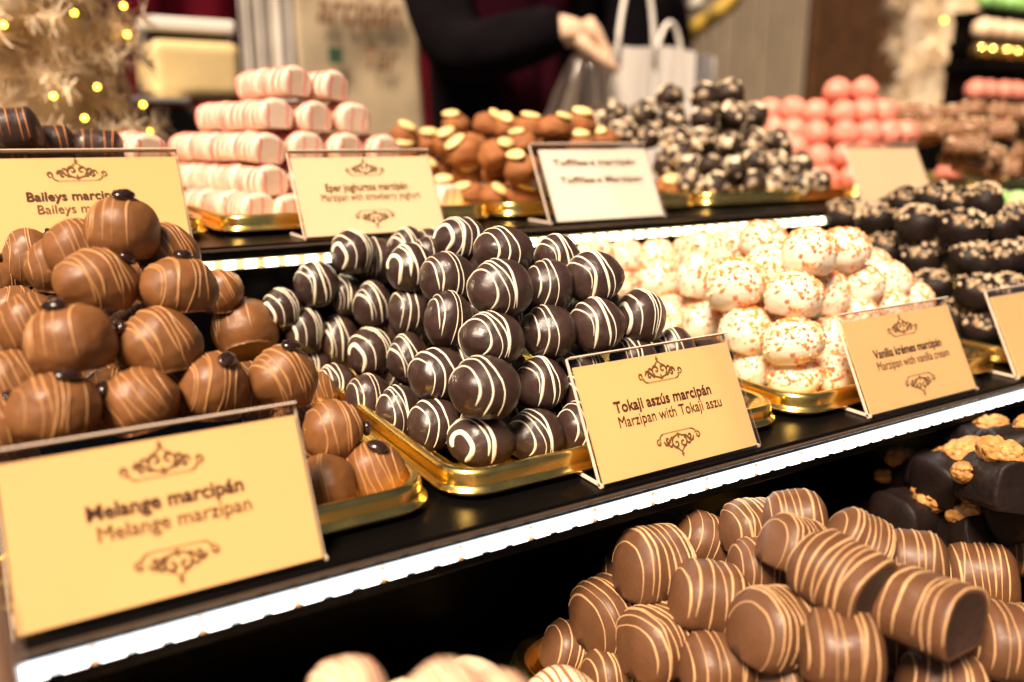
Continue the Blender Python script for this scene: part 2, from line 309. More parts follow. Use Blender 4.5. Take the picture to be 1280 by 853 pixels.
PILES = {
 'dark': [
  (0.1643, 0.5119, -0.0917, 0.0277, 0.0277, 0, 0, 9, 6, ''), (0.1856, 0.5024, -0.0719, 0.0276, 0.0265, 0, 1, 9, 6, ''), (0.2057, 0.5119, -0.0802, 0.0275, 0.0286, 0, 2, 9, 6, ''),
  (0.2203, 0.4963, -0.0705, 0.0247, 0.0249, 0, 3, 9, 6, ''), (0.2046, 0.4571, -0.0772, 0.0282, 0.0282, 0, 4, 9, 6, 'hook'), (0.2235, 0.4707, -0.0741, 0.0247, 0.0249, 0, 5, 9, 6, ''),
  (0.2271, 0.4353, -0.0596, 0.0305, 0.0249, 0, 6, 9, 6, 'hook'), (0.2256, 0.3833, -0.0604, 0.0314, 0.0249, 0, 7, 9, 6, ''), (0.257, 0.3793, -0.0658, 0.0247, 0.0249, 0, 8, 9, 6, ''),
  (0.142, 0.5119, -0.1052, 0.0247, 0.0249, 1, 0, 8, 6, ''), (0.1836, 0.5119, -0.1011, 0.025, 0.0261, 1, 1, 8, 6, ''), (0.1933, 0.4901, -0.1049, 0.0251, 0.0298, 1, 2, 8, 6, ''),
  (0.2026, 0.4567, -0.104, 0.0247, 0.0295, 1, 3, 8, 6, ''), (0.2069, 0.4126, -0.0771, 0.0309, 0.028, 1, 4, 8, 6, ''), (0.209, 0.3579, -0.0745, 0.0321, 0.0279, 1, 5, 8, 6, ''),
  (0.2426, 0.3651, -0.0779, 0.0268, 0.0268, 1, 6, 8, 6, ''), (0.2671, 0.3594, -0.0741, 0.0317, 0.0263, 1, 7, 8, 6, ''), (0.1546, 0.5119, -0.1207, 0.0267, 0.0299, 2, 0, 9, 6, ''),
  (0.1585, 0.5119, -0.1436, 0.0247, 0.0249, 2, 1, 9, 6, ''), (0.1766, 0.5119, -0.1296, 0.0285, 0.0325, 2, 2, 9, 6, ''), (0.181, 0.4658, -0.128, 0.0286, 0.0286, 2, 3, 9, 6, 'hook'),
  (0.1993, 0.3971, -0.0972, 0.0264, 0.0301, 2, 4, 9, 6, ''), (0.1992, 0.3492, -0.0973, 0.0319, 0.0249, 2, 5, 9, 6, ''), (0.2343, 0.352, -0.099, 0.0288, 0.0261, 2, 6, 9, 6, ''),
  (0.2612, 0.3475, -0.0976, 0.0294, 0.0276, 2, 7, 9, 6, ''), (0.2935, 0.3507, -0.0973, 0.0269, 0.0288, 2, 8, 9, 6, ''), (0.1587, 0.4675, -0.1463, 0.0253, 0.0253, 3, 0, 3, 6, ''),
  (0.1905, 0.4316, -0.1257, 0.0247, 0.0292, 3, 1, 3, 6, ''), (0.1852, 0.3832, -0.1221, 0.0301, 0.0266, 3, 2, 3, 6, ''), (0.1642, 0.4297, -0.1453, 0.0267, 0.0286, 4, 0, 7, 6, ''),
  (0.1717, 0.4031, -0.1459, 0.0247, 0.0275, 4, 1, 7, 6, 'pit'), (0.1832, 0.3287, -0.1152, 0.0327, 0.0284, 4, 2, 7, 6, ''), (0.2247, 0.3448, -0.1234, 0.0267, 0.0258, 4, 3, 7, 6, ''),
  (0.2576, 0.357, -0.1234, 0.0275, 0.0249, 4, 4, 7, 6, ''), (0.2873, 0.3477, -0.1197, 0.026, 0.0249, 4, 5, 7, 6, ''), (0.3169, 0.3481, -0.119, 0.0249, 0.0249, 4, 6, 7, 6, ''),
  (0.1777, 0.373, -0.1456, 0.027, 0.0262, 5, 0, 5, 6, ''), (0.1832, 0.3325, -0.142, 0.0323, 0.0249, 5, 1, 5, 6, 'hook'), (0.2119, 0.3293, -0.1439, 0.0291, 0.025, 5, 2, 5, 6, ''),
  (0.2359, 0.3245, -0.1429, 0.0247, 0.0249, 5, 3, 5, 6, ''), (0.2474, 0.3393, -0.1323, 0.0247, 0.0249, 5, 4, 5, 6, ''),
 ],
 'milk': [
  (-0.0061, 0.511, -0.0766, 0.0268, 0.0252, 0, 0, 7, 6, 'b10'), (0.0092, 0.511, -0.0645, 0.0268, 0.0308, 0, 1, 7, 6, 'b45'), (0.0182, 0.4334, -0.0582, 0.0268, 0.0252, 0, 2, 7, 6, 'b5'),
  (0.0256, 0.4134, -0.0492, 0.0268, 0.0252, 0, 3, 7, 6, ''), (0.0306, 0.39, -0.0604, 0.0331, 0.0252, 0, 4, 7, 6, 'b40'), (0.0436, 0.3992, -0.0404, 0.0308, 0.0271, 0, 5, 7, 6, 'b5'),
  (0.0627, 0.4083, -0.0531, 0.0268, 0.0252, 0, 6, 7, 6, ''), (-0.0011, 0.4694, -0.0851, 0.0268, 0.0252, 1, 0, 4, 6, ''), (0.0042, 0.3979, -0.0776, 0.0268, 0.0252, 1, 1, 4, 6, 'b40'),
  (0.0622, 0.3868, -0.0653, 0.0332, 0.0252, 1, 2, 4, 6, 'b8'), (0.1053, 0.511, -0.0906, 0.0268, 0.0252, 1, 3, 4, 6, ''), (-0.006, 0.4236, -0.0919, 0.0268, 0.0252, 2, 0, 5, 6, ''),
  (-0.0053, 0.3785, -0.0971, 0.0268, 0.0255, 2, 1, 5, 6, 'b60'), (0.0171, 0.3688, -0.08, 0.0342, 0.0278, 2, 2, 5, 6, 'b-8'), (0.0502, 0.3723, -0.0862, 0.0338, 0.0277, 2, 3, 5, 6, 'b-55'),
  (0.1176, 0.511, -0.115, 0.0394, 0.0353, 2, 4, 5, 6, 'b-8T'), (-0.0127, 0.3608, -0.1098, 0.0268, 0.0252, 3, 0, 6, 6, 'b30'), (0.008, 0.3503, -0.1017, 0.0332, 0.0255, 3, 1, 6, 6, 'b15'),
  (0.0385, 0.3589, -0.1058, 0.0321, 0.0252, 3, 2, 6, 6, 'b-50'), (0.0688, 0.3636, -0.1055, 0.0295, 0.027, 3, 3, 6, 6, 'b18'), (0.0988, 0.3628, -0.1059, 0.03, 0.0261, 3, 4, 6, 6, 'b12'),
  (0.1419, 0.4559, -0.1463, 0.0268, 0.0252, 3, 5, 6, 6, ''), (0.1148, 0.3466, -0.1291, 0.0268, 0.0269, 4, 0, 1, 6, 'b75'), (0.1044, 0.3287, -0.1463, 0.0268, 0.0252, 5, 0, 2, 6, 'b-60'),
  (0.128, 0.3327, -0.1462, 0.0293, 0.0252, 5, 1, 2, 6, 'b5'),
 ],
 'white': [
  (0.3817, 0.5115, -0.09, 0.0255, 0.024, 0, 0, 13, 5, ''), (0.4118, 0.5115, -0.1117, 0.0255, 0.0251, 0, 1, 13, 5, ''), (0.4119, 0.5115, -0.0929, 0.0262, 0.0249, 0, 2, 13, 5, ''),
  (0.4309, 0.4968, -0.0937, 0.0273, 0.0261, 0, 3, 13, 5, ''), (0.4174, 0.4776, -0.1055, 0.0313, 0.0253, 0, 4, 13, 5, ''), (0.4424, 0.4706, -0.0865, 0.0272, 0.0241, 0, 5, 13, 5, ''),
  (0.4162, 0.4364, -0.0983, 0.0275, 0.0305, 0, 6, 13, 5, ''), (0.4307, 0.452, -0.0812, 0.0255, 0.024, 0, 7, 13, 5, ''), (0.4391, 0.4316, -0.0779, 0.0261, 0.024, 0, 8, 13, 5, ''),
  (0.4437, 0.4034, -0.0706, 0.0295, 0.024, 0, 9, 13, 5, ''), (0.4275, 0.38, -0.0841, 0.0311, 0.0283, 0, 10, 13, 5, ''), (0.4338, 0.3566, -0.0726, 0.03, 0.0286, 0, 11, 13, 5, ''),
  (0.4808, 0.3663, -0.0756, 0.0297, 0.0268, 0, 12, 13, 5, ''), (0.4156, 0.4625, -0.1283, 0.0255, 0.024, 1, 0, 5, 5, ''), (0.399, 0.3837, -0.0935, 0.0361, 0.0306, 1, 1, 5, 5, ''),
  (0.4151, 0.3501, -0.0967, 0.0322, 0.0268, 1, 2, 5, 5, ''), (0.4914, 0.359, -0.0996, 0.0277, 0.0255, 1, 3, 5, 5, ''), (0.5208, 0.3603, -0.0987, 0.0285, 0.024, 1, 4, 5, 5, ''),
  (0.4011, 0.4504, -0.14, 0.0255, 0.024, 2, 0, 6, 5, ''), (0.4197, 0.4348, -0.1279, 0.0287, 0.0258, 2, 1, 6, 5, ''), (0.4049, 0.4169, -0.1262, 0.0255, 0.024, 2, 2, 6, 5, ''),
  (0.3985, 0.3714, -0.1224, 0.0304, 0.029, 2, 3, 6, 5, ''), (0.4573, 0.3576, -0.102, 0.0255, 0.0269, 2, 4, 6, 5, ''), (0.5385, 0.3506, -0.1149, 0.0255, 0.024, 2, 5, 6, 5, ''),
  (0.3997, 0.3351, -0.1213, 0.0339, 0.0248, 3, 0, 4, 5, ''), (0.447, 0.3432, -0.1283, 0.0277, 0.0263, 3, 1, 4, 5, ''), (0.4781, 0.3484, -0.1186, 0.0255, 0.024, 3, 2, 4, 5, ''),
  (0.5114, 0.349, -0.1164, 0.0255, 0.024, 3, 3, 4, 5, ''), (0.4025, 0.3657, -0.146, 0.0255, 0.024, 4, 0, 3, 5, ''), (0.4059, 0.3373, -0.1445, 0.0306, 0.024, 4, 1, 3, 5, ''),
  (0.4353, 0.3318, -0.1468, 0.0258, 0.024, 4, 2, 3, 5, ''),
 ],
 'crumb': [
  (0.6649, 0.5103, -0.0726, 0.0319, 0.0248, 0, 0, 8, 5, ''), (0.654, 0.4692, -0.0734, 0.0321, 0.0265, 0, 1, 8, 5, ''), (0.6738, 0.4556, -0.0574, 0.0281, 0.0248, 0, 2, 8, 5, ''),
  (0.6455, 0.4235, -0.0727, 0.032, 0.0285, 0, 3, 8, 5, ''), (0.6777, 0.4325, -0.0533, 0.0274, 0.0248, 0, 4, 8, 5, ''), (0.6767, 0.4086, -0.0571, 0.0302, 0.0249, 0, 5, 8, 5, ''),
  (0.6711, 0.386, -0.0518, 0.0263, 0.0248, 0, 6, 8, 5, ''), (0.709, 0.3776, -0.0667, 0.0264, 0.0248, 0, 7, 8, 5, ''), (0.6451, 0.4515, -0.0973, 0.0315, 0.026, 1, 0, 3, 5, ''),
  (0.6481, 0.3871, -0.0729, 0.0341, 0.0273, 1, 1, 3, 5, ''), (0.6765, 0.3741, -0.0733, 0.0263, 0.0248, 1, 2, 3, 5, ''), (0.6449, 0.4167, -0.1004, 0.0303, 0.0267, 2, 0, 4, 5, ''),
  (0.6434, 0.3725, -0.0949, 0.032, 0.0252, 2, 1, 4, 5, ''), (0.6665, 0.362, -0.0952, 0.027, 0.0248, 2, 2, 4, 5, ''), (0.6906, 0.3618, -0.0953, 0.0263, 0.0248, 2, 3, 4, 5, ''),
  (0.6384, 0.4003, -0.1208, 0.0315, 0.0248, 3, 0, 3, 5, ''), (0.6276, 0.355, -0.1178, 0.0328, 0.0262, 3, 1, 3, 5, ''), (0.6553, 0.3492, -0.1179, 0.0263, 0.0249, 3, 2, 3, 5, ''),
  (0.6276, 0.3728, -0.1395, 0.0263, 0.0248, 4, 0, 3, 5, ''), (0.6251, 0.3468, -0.1428, 0.031, 0.0248, 4, 1, 3, 5, ''), (0.6459, 0.3366, -0.1416, 0.0263, 0.0248, 4, 2, 3, 5, ''),
 ],
 'green': [
  (0.8968, 0.4986, -0.0672, 0.0255, 0.024, 0, 0, 3, 1, ''), (0.8913, 0.4775, -0.0664, 0.0255, 0.024, 0, 1, 3, 1, ''), (0.8817, 0.4579, -0.0671, 0.0255, 0.024, 0, 2, 3, 1, ''),
 ],
 'log': [
  (0.2274, 0.2895, -0.2271, 0.03, 0.036, 0, 0, 7, 5, ''), (0.2439, 0.2751, -0.198, 0.0379, 0.036, 0, 1, 7, 5, ''), (0.2835, 0.2802, -0.1983, 0.0354, 0.027, 0, 2, 7, 5, ''),
  (0.2933, 0.2601, -0.1848, 0.0341, 0.027, 0, 3, 7, 5, ''), (0.2774, 0.2406, -0.1925, 0.0308, 0.027, 0, 4, 7, 5, ''), (0.2962, 0.2393, -0.1726, 0.03, 0.027, 0, 5, 7, 5, ''),
  (0.2786, 0.2239, -0.175, 0.03, 0.027, 0, 6, 7, 5, ''), (0.2177, 0.3033, -0.2502, 0.0321, 0.027, 1, 0, 7, 5, ''), (0.2207, 0.2748, -0.249, 0.03, 0.027, 1, 1, 7, 5, ''),
  (0.2283, 0.2536, -0.2224, 0.0317, 0.0342, 1, 2, 7, 5, ''), (0.2485, 0.2433, -0.2, 0.0357, 0.0314, 1, 3, 7, 5, ''), (0.2721, 0.1969, -0.1728, 0.039, 0.0309, 1, 4, 7, 5, 'cut'),
  (0.3026, 0.2097, -0.1731, 0.03, 0.027, 1, 5, 7, 5, ''), (0.327, 0.1989, -0.1837, 0.03, 0.027, 1, 6, 7, 5, ''), (0.2379, 0.225, -0.2199, 0.0342, 0.0273, 2, 0, 4, 5, ''),
  (0.2509, 0.2089, -0.1979, 0.0323, 0.033, 2, 1, 4, 5, ''), (0.4404, 0.2289, -0.2382, 0.041, 0.036, 2, 2, 4, 5, ''), (0.4915, 0.2382, -0.2416, 0.0401, 0.0306, 2, 3, 4, 5, ''),
  (0.256, 0.2036, -0.2235, 0.0301, 0.027, 3, 0, 3, 5, ''), (0.2575, 0.1811, -0.1937, 0.0323, 0.0295, 3, 1, 3, 5, ''), (0.2921, 0.1725, -0.1827, 0.041, 0.0333, 3, 2, 3, 5, 'cut'),
  (0.3042, 0.1658, -0.2168, 0.0358, 0.027, 4, 0, 2, 5, ''), (0.3385, 0.1614, -0.2066, 0.0336, 0.0319, 4, 1, 2, 5, ''),
 ],
 'walnut': [
  (0.486, 0.3041, -0.2184, 0.0289, 0.0272, 0, 0, 6, 3, ''), (0.4794, 0.2841, -0.2053, 0.0289, 0.0272, 0, 1, 6, 3, ''), (0.4617, 0.2632, -0.1966, 0.0388, 0.0322, 0, 2, 6, 3, ''),
  (0.5117, 0.282, -0.1896, 0.0357, 0.0272, 0, 3, 6, 3, ''), (0.4961, 0.2594, -0.1913, 0.032, 0.0291, 0, 4, 6, 3, ''), (0.4869, 0.2394, -0.1751, 0.0323, 0.0277, 0, 5, 6, 3, ''),
  (0.4722, 0.3125, -0.2479, 0.0296, 0.0272, 1, 0, 3, 3, ''), (0.4466, 0.2776, -0.2244, 0.0363, 0.0348, 1, 1, 3, 3, ''), (0.446, 0.2246, -0.1842, 0.0368, 0.0368, 1, 2, 3, 3, ''),
  (0.451, 0.2992, -0.2504, 0.0289, 0.0272, 2, 0, 5, 3, ''), (0.4877, 0.2747, -0.2296, 0.0352, 0.0301, 2, 1, 5, 3, ''), (0.4578, 0.2459, -0.2248, 0.0289, 0.0272, 2, 2, 5, 3, ''),
  (0.4824, 0.2495, -0.218, 0.0315, 0.0286, 2, 3, 5, 3, ''), (0.4715, 0.2242, -0.2053, 0.0359, 0.0359, 2, 4, 5, 3, ''),
 ],
 'cream': [
  (0.071, 0.2134, -0.1638, 0.025, 0.024, 0, 0, 4, 1, ''), (0.0835, 0.1719, -0.1435, 0.0229, 0.0216, 0, 1, 4, 1, ''), (0.0999, 0.1745, -0.1542, 0.0229, 0.0216, 0, 2, 4, 1, ''),
  (0.1831, 0.2622, -0.2407, 0.0338, 0.0302, 0, 3, 4, 1, ''),
 ],
 'almond': [
  (0.3388, 0.7657, -0.0011, 0.0252, 0.0235, 0, 0, 9, 4, ''), (0.3958, 0.7657, 0.0096, 0.026, 0.0226, 0, 1, 9, 4, ''), (0.3952, 0.6977, 0.009, 0.0275, 0.0226, 0, 2, 9, 4, ''),
  (0.4, 0.6711, 0.0064, 0.0237, 0.0212, 0, 3, 9, 4, ''), (0.4067, 0.6463, 0.0063, 0.0247, 0.0212, 0, 4, 9, 4, ''), (0.4243, 0.6324, 0.0063, 0.0292, 0.0215, 0, 5, 9, 4, ''),
  (0.4381, 0.6457, -0.0058, 0.0269, 0.0221, 0, 6, 9, 4, ''), (0.4554, 0.6378, 0.0095, 0.0268, 0.0236, 0, 7, 9, 4, ''), (0.4771, 0.632, -0.0059, 0.0271, 0.0224, 0, 8, 9, 4, ''),
  (0.3393, 0.7657, -0.0173, 0.0263, 0.0247, 1, 0, 7, 4, ''), (0.3628, 0.7657, -0.008, 0.0274, 0.0239, 1, 1, 7, 4, ''), (0.3786, 0.7479, -0.0079, 0.0271, 0.0254, 1, 2, 7, 4, ''),
  (0.3624, 0.685, -0.0149, 0.0299, 0.0267, 1, 3, 7, 4, ''), (0.3675, 0.6372, -0.0172, 0.0299, 0.0254, 1, 4, 7, 4, ''), (0.3943, 0.6377, -0.0078, 0.0243, 0.0213, 1, 5, 7, 4, ''),
  (0.4475, 0.6261, -0.008, 0.0265, 0.0218, 1, 6, 7, 4, ''), (0.3598, 0.7657, -0.0348, 0.0267, 0.0252, 2, 0, 5, 4, ''), (0.3815, 0.7657, -0.0318, 0.0226, 0.0226, 2, 1, 5, 4, ''),
  (0.3711, 0.6949, -0.0357, 0.0274, 0.0241, 2, 2, 5, 4, ''), (0.3783, 0.6574, -0.0328, 0.0233, 0.0217, 2, 3, 5, 4, ''), (0.3724, 0.6023, -0.0278, 0.0289, 0.0246, 2, 4, 5, 4, ''),
  (0.3693, 0.7386, -0.0489, 0.0254, 0.022, 3, 0, 5, 4, ''), (0.3647, 0.6802, -0.0521, 0.0285, 0.0212, 3, 1, 5, 4, ''), (0.3679, 0.6427, -0.0515, 0.0229, 0.0212, 3, 2, 5, 4, ''),
  (0.3811, 0.6135, -0.051, 0.0297, 0.0212, 3, 3, 5, 4, ''), (0.5767, 0.6501, -0.0526, 0.0289, 0.0273, 3, 4, 5, 4, ''),
 ],
 'speck': [
  (0.6057, 0.6892, 0.0375, 0.0273, 0.0273, 0, 0, 3, 5, ''), (0.6124, 0.6468, 0.037, 0.0263, 0.0263, 0, 1, 3, 5, ''), (0.6357, 0.6345, 0.0398, 0.0263, 0.0263, 0, 2, 3, 5, ''),
  (0.5699, 0.7602, 0.0178, 0.0287, 0.0286, 1, 0, 7, 5, ''), (0.5933, 0.7661, 0.0221, 0.0292, 0.0286, 1, 1, 7, 5, ''), (0.5929, 0.7148, 0.021, 0.0279, 0.0279, 1, 2, 7, 5, ''),
  (0.5967, 0.6747, 0.0166, 0.0269, 0.0269, 1, 3, 7, 5, ''), (0.6029, 0.6352, 0.016, 0.026, 0.026, 1, 4, 7, 5, ''), (0.6294, 0.6239, 0.0179, 0.0261, 0.0261, 1, 5, 7, 5, ''),
  (0.6578, 0.6213, 0.0181, 0.0265, 0.0265, 1, 6, 7, 5, ''), (0.5618, 0.7415, 0.0035, 0.0282, 0.0282, 2, 0, 8, 5, ''), (0.5656, 0.717, 0.0008, 0.0277, 0.0277, 2, 1, 8, 5, ''),
  (0.5831, 0.6956, -0.002, 0.0274, 0.0274, 2, 2, 8, 5, ''), (0.5918, 0.6621, -0.0056, 0.0267, 0.0267, 2, 3, 8, 5, ''), (0.5929, 0.6257, -0.0055, 0.0257, 0.0257, 2, 4, 8, 5, ''),
  (0.6172, 0.6121, -0.0081, 0.0258, 0.0258, 2, 5, 8, 5, ''), (0.649, 0.6107, -0.0056, 0.0262, 0.0262, 2, 6, 8, 5, ''), (0.6747, 0.6075, -0.0056, 0.0266, 0.0266, 2, 7, 8, 5, ''),
  (0.5841, 0.666, -0.0298, 0.0268, 0.0268, 3, 0, 7, 5, ''), (0.5841, 0.6442, -0.0199, 0.0262, 0.0262, 3, 1, 7, 5, ''), (0.579, 0.6246, -0.0312, 0.0257, 0.0257, 3, 2, 7, 5, ''),
  (0.582, 0.602, -0.0295, 0.0251, 0.0251, 3, 3, 7, 5, ''), (0.6399, 0.6004, -0.0252, 0.026, 0.026, 3, 4, 7, 5, ''), (0.6686, 0.5974, -0.0292, 0.0264, 0.0264, 3, 5, 7, 5, ''),
  (0.6983, 0.5947, -0.0296, 0.0268, 0.0268, 3, 6, 7, 5, ''), (0.5672, 0.6107, -0.0454, 0.0252, 0.0252, 4, 0, 7, 5, ''), (0.5769, 0.5881, -0.0464, 0.0248, 0.0248, 4, 1, 7, 5, ''),
  (0.6125, 0.6004, -0.0319, 0.0256, 0.0256, 4, 2, 7, 5, ''), (0.6298, 0.5914, -0.0463, 0.0257, 0.0257, 4, 3, 7, 5, ''), (0.6561, 0.5868, -0.0468, 0.026, 0.026, 4, 4, 7, 5, ''),
  (0.6867, 0.5829, -0.0475, 0.0264, 0.0264, 4, 5, 7, 5, ''), (0.7123, 0.5835, -0.0464, 0.0268, 0.0268, 4, 6, 7, 5, ''),
 ],
 'pink': [
  (0.8203, 0.6544, 0.0469, 0.0297, 0.0297, 0, 0, 2, 5, ''), (0.8407, 0.6352, 0.0478, 0.0295, 0.0295, 0, 1, 2, 5, ''), (0.801, 0.7324, 0.0264, 0.0316, 0.0308, 1, 0, 6, 5, ''),
  (0.8006, 0.6985, 0.0281, 0.0307, 0.0307, 1, 1, 6, 5, ''), (0.8053, 0.6688, 0.0239, 0.03, 0.03, 1, 2, 6, 5, ''), (0.8074, 0.6332, 0.0221, 0.0291, 0.0291, 1, 3, 6, 5, ''),
  (0.8324, 0.6248, 0.0244, 0.0293, 0.0293, 1, 4, 6, 5, ''), (0.859, 0.6201, 0.0247, 0.0296, 0.0296, 1, 5, 6, 5, ''), (0.7917, 0.714, 0.0065, 0.0311, 0.0308, 2, 0, 7, 5, ''),
  (0.7909, 0.6861, 0.0041, 0.0304, 0.0304, 2, 1, 7, 5, ''), (0.7951, 0.6565, 0.0016, 0.0297, 0.0297, 2, 2, 7, 5, ''), (0.7972, 0.6201, 0.0015, 0.0288, 0.0288, 2, 3, 7, 5, ''),
  (0.8238, 0.6105, 0.0016, 0.0289, 0.0289, 2, 4, 7, 5, ''), (0.8528, 0.6075, 0.0016, 0.0293, 0.0293, 2, 5, 7, 5, ''), (0.8801, 0.6055, 0.0016, 0.0297, 0.0297, 2, 6, 7, 5, ''),
  (0.7775, 0.6712, -0.0148, 0.0299, 0.0299, 3, 0, 5, 5, ''), (0.7874, 0.6445, -0.0248, 0.0294, 0.0294, 3, 1, 5, 5, ''), (0.7821, 0.6057, -0.0228, 0.0283, 0.0283, 3, 2, 5, 5, ''),
  (0.8077, 0.6039, -0.0208, 0.0287, 0.0287, 3, 3, 5, 5, ''), (0.8334, 0.6009, -0.0257, 0.029, 0.029, 3, 4, 5, 5, ''), (0.7721, 0.6456, -0.0467, 0.0294, 0.0294, 4, 0, 5, 5, ''),
  (0.7712, 0.6191, -0.0455, 0.0287, 0.0287, 4, 1, 5, 5, ''), (0.7801, 0.5922, -0.0447, 0.0281, 0.0281, 4, 2, 5, 5, ''), (0.8141, 0.5873, -0.0453, 0.0285, 0.0285, 4, 3, 5, 5, ''),
  (1.1049, 0.6868, -0.0511, 0.0344, 0.0308, 4, 4, 5, 5, ''),
 ],
 'nut': [
  (1.0073, 0.687, 0.0255, 0.0379, 0.027, 0, 0, 5, 5, ''), (1.0051, 0.6558, 0.0227, 0.0396, 0.027, 0, 1, 5, 5, ''), (1.0085, 0.6201, 0.0255, 0.05, 0.027, 0, 2, 5, 5, ''),
  (1.0601, 0.6134, 0.0247, 0.0393, 0.027, 0, 3, 5, 5, ''), (1.0735, 0.5822, 0.0242, 0.036, 0.027, 0, 4, 5, 5, ''), (0.9827, 0.6448, 0.0042, 0.039, 0.027, 1, 0, 4, 5, ''),
  (0.9901, 0.6036, 0.0054, 0.0479, 0.027, 1, 1, 4, 5, ''), (1.0444, 0.5964, 0.0042, 0.0386, 0.027, 1, 2, 4, 5, ''), (1.1072, 0.6084, 0.0071, 0.0402, 0.027, 1, 3, 4, 5, ''),
  (1.0012, 0.6677, -0.0038, 0.0348, 0.027, 2, 0, 2, 5, ''), (0.9653, 0.5836, -0.0125, 0.0443, 0.027, 2, 1, 2, 5, ''), (1.0115, 0.6256, -0.0287, 0.03, 0.027, 3, 0, 4, 5, ''),
  (1.013, 0.59, -0.0229, 0.0406, 0.027, 3, 1, 4, 5, ''), (1.0663, 0.5947, -0.0235, 0.0393, 0.027, 3, 2, 4, 5, ''), (1.0961, 0.591, -0.0163, 0.0396, 0.027, 3, 3, 4, 5, ''),
  (0.9852, 0.5874, -0.035, 0.0376, 0.027, 4, 0, 2, 5, ''), (1.0452, 0.5829, -0.041, 0.0386, 0.027, 4, 1, 2, 5, ''),
 ],
 'truffle': [
  (-0.0094, 0.6603, -0.0053, 0.0312, 0.0272, 0, 0, 5, 1, ''), (0.007, 0.642, -0.0103, 0.0289, 0.0272, 0, 1, 5, 1, ''), (0.0134, 0.6199, 0.0022, 0.0298, 0.0318, 0, 2, 5, 1, ''),
  (0.0319, 0.6422, -0.0064, 0.0326, 0.0272, 0, 3, 5, 1, ''), (0.0601, 0.6408, -0.0086, 0.0345, 0.0272, 0, 4, 5, 1, ''),
 ],
 'roll': [
  (0.1932, 0.6534, 0.037, 0, 0, 0), (0.1842, 0.6883, 0.037, 0, 1, 1), (0.2224, 0.6534, 0.0349, 0, 2, 0),
  (0.1765, 0.6474, 0.0129, 1, 3, 0), (0.1675, 0.6823, 0.0129, 1, 4, 1), (0.1585, 0.7171, 0.0129, 1, 5, 2),
  (0.2051, 0.6474, 0.0116, 1, 6, 0), (0.237, 0.6474, 0.0119, 1, 7, 0), (0.1675, 0.6414, -0.0104, 2, 8, 0),
  (0.1585, 0.6763, -0.0104, 2, 9, 1), (0.1495, 0.7111, -0.0104, 2, 10, 2), (0.1405, 0.746, -0.0104, 2, 11, 3),
  (0.1967, 0.6414, -0.0102, 2, 12, 0), (0.2264, 0.6414, -0.0113, 2, 13, 0), (0.2585, 0.6414, -0.0121, 2, 14, 0),
  (0.1659, 0.6354, -0.0337, 3, 15, 0), (0.1569, 0.6703, -0.0337, 3, 16, 1), (0.1479, 0.7051, -0.0337, 3, 17, 2),
  (0.1389, 0.74, -0.0337, 3, 18, 3), (0.1549, 0.6294, -0.0526, 4, 19, 0), (0.1459, 0.6643, -0.0526, 4, 20, 1),
  (0.1369, 0.6991, -0.0526, 4, 21, 2), (0.1777, 0.6294, -0.0544, 4, 22, 0), (0.0855, 0.6414, -0.0107, 2, 23, 0),
  (0.196, 0.6354, -0.0342, 3, 24, 0), (0.2257, 0.6354, -0.035, 3, 25, 0), (0.3066, 0.6294, -0.0504, 4, 26, 0),
 ],
}
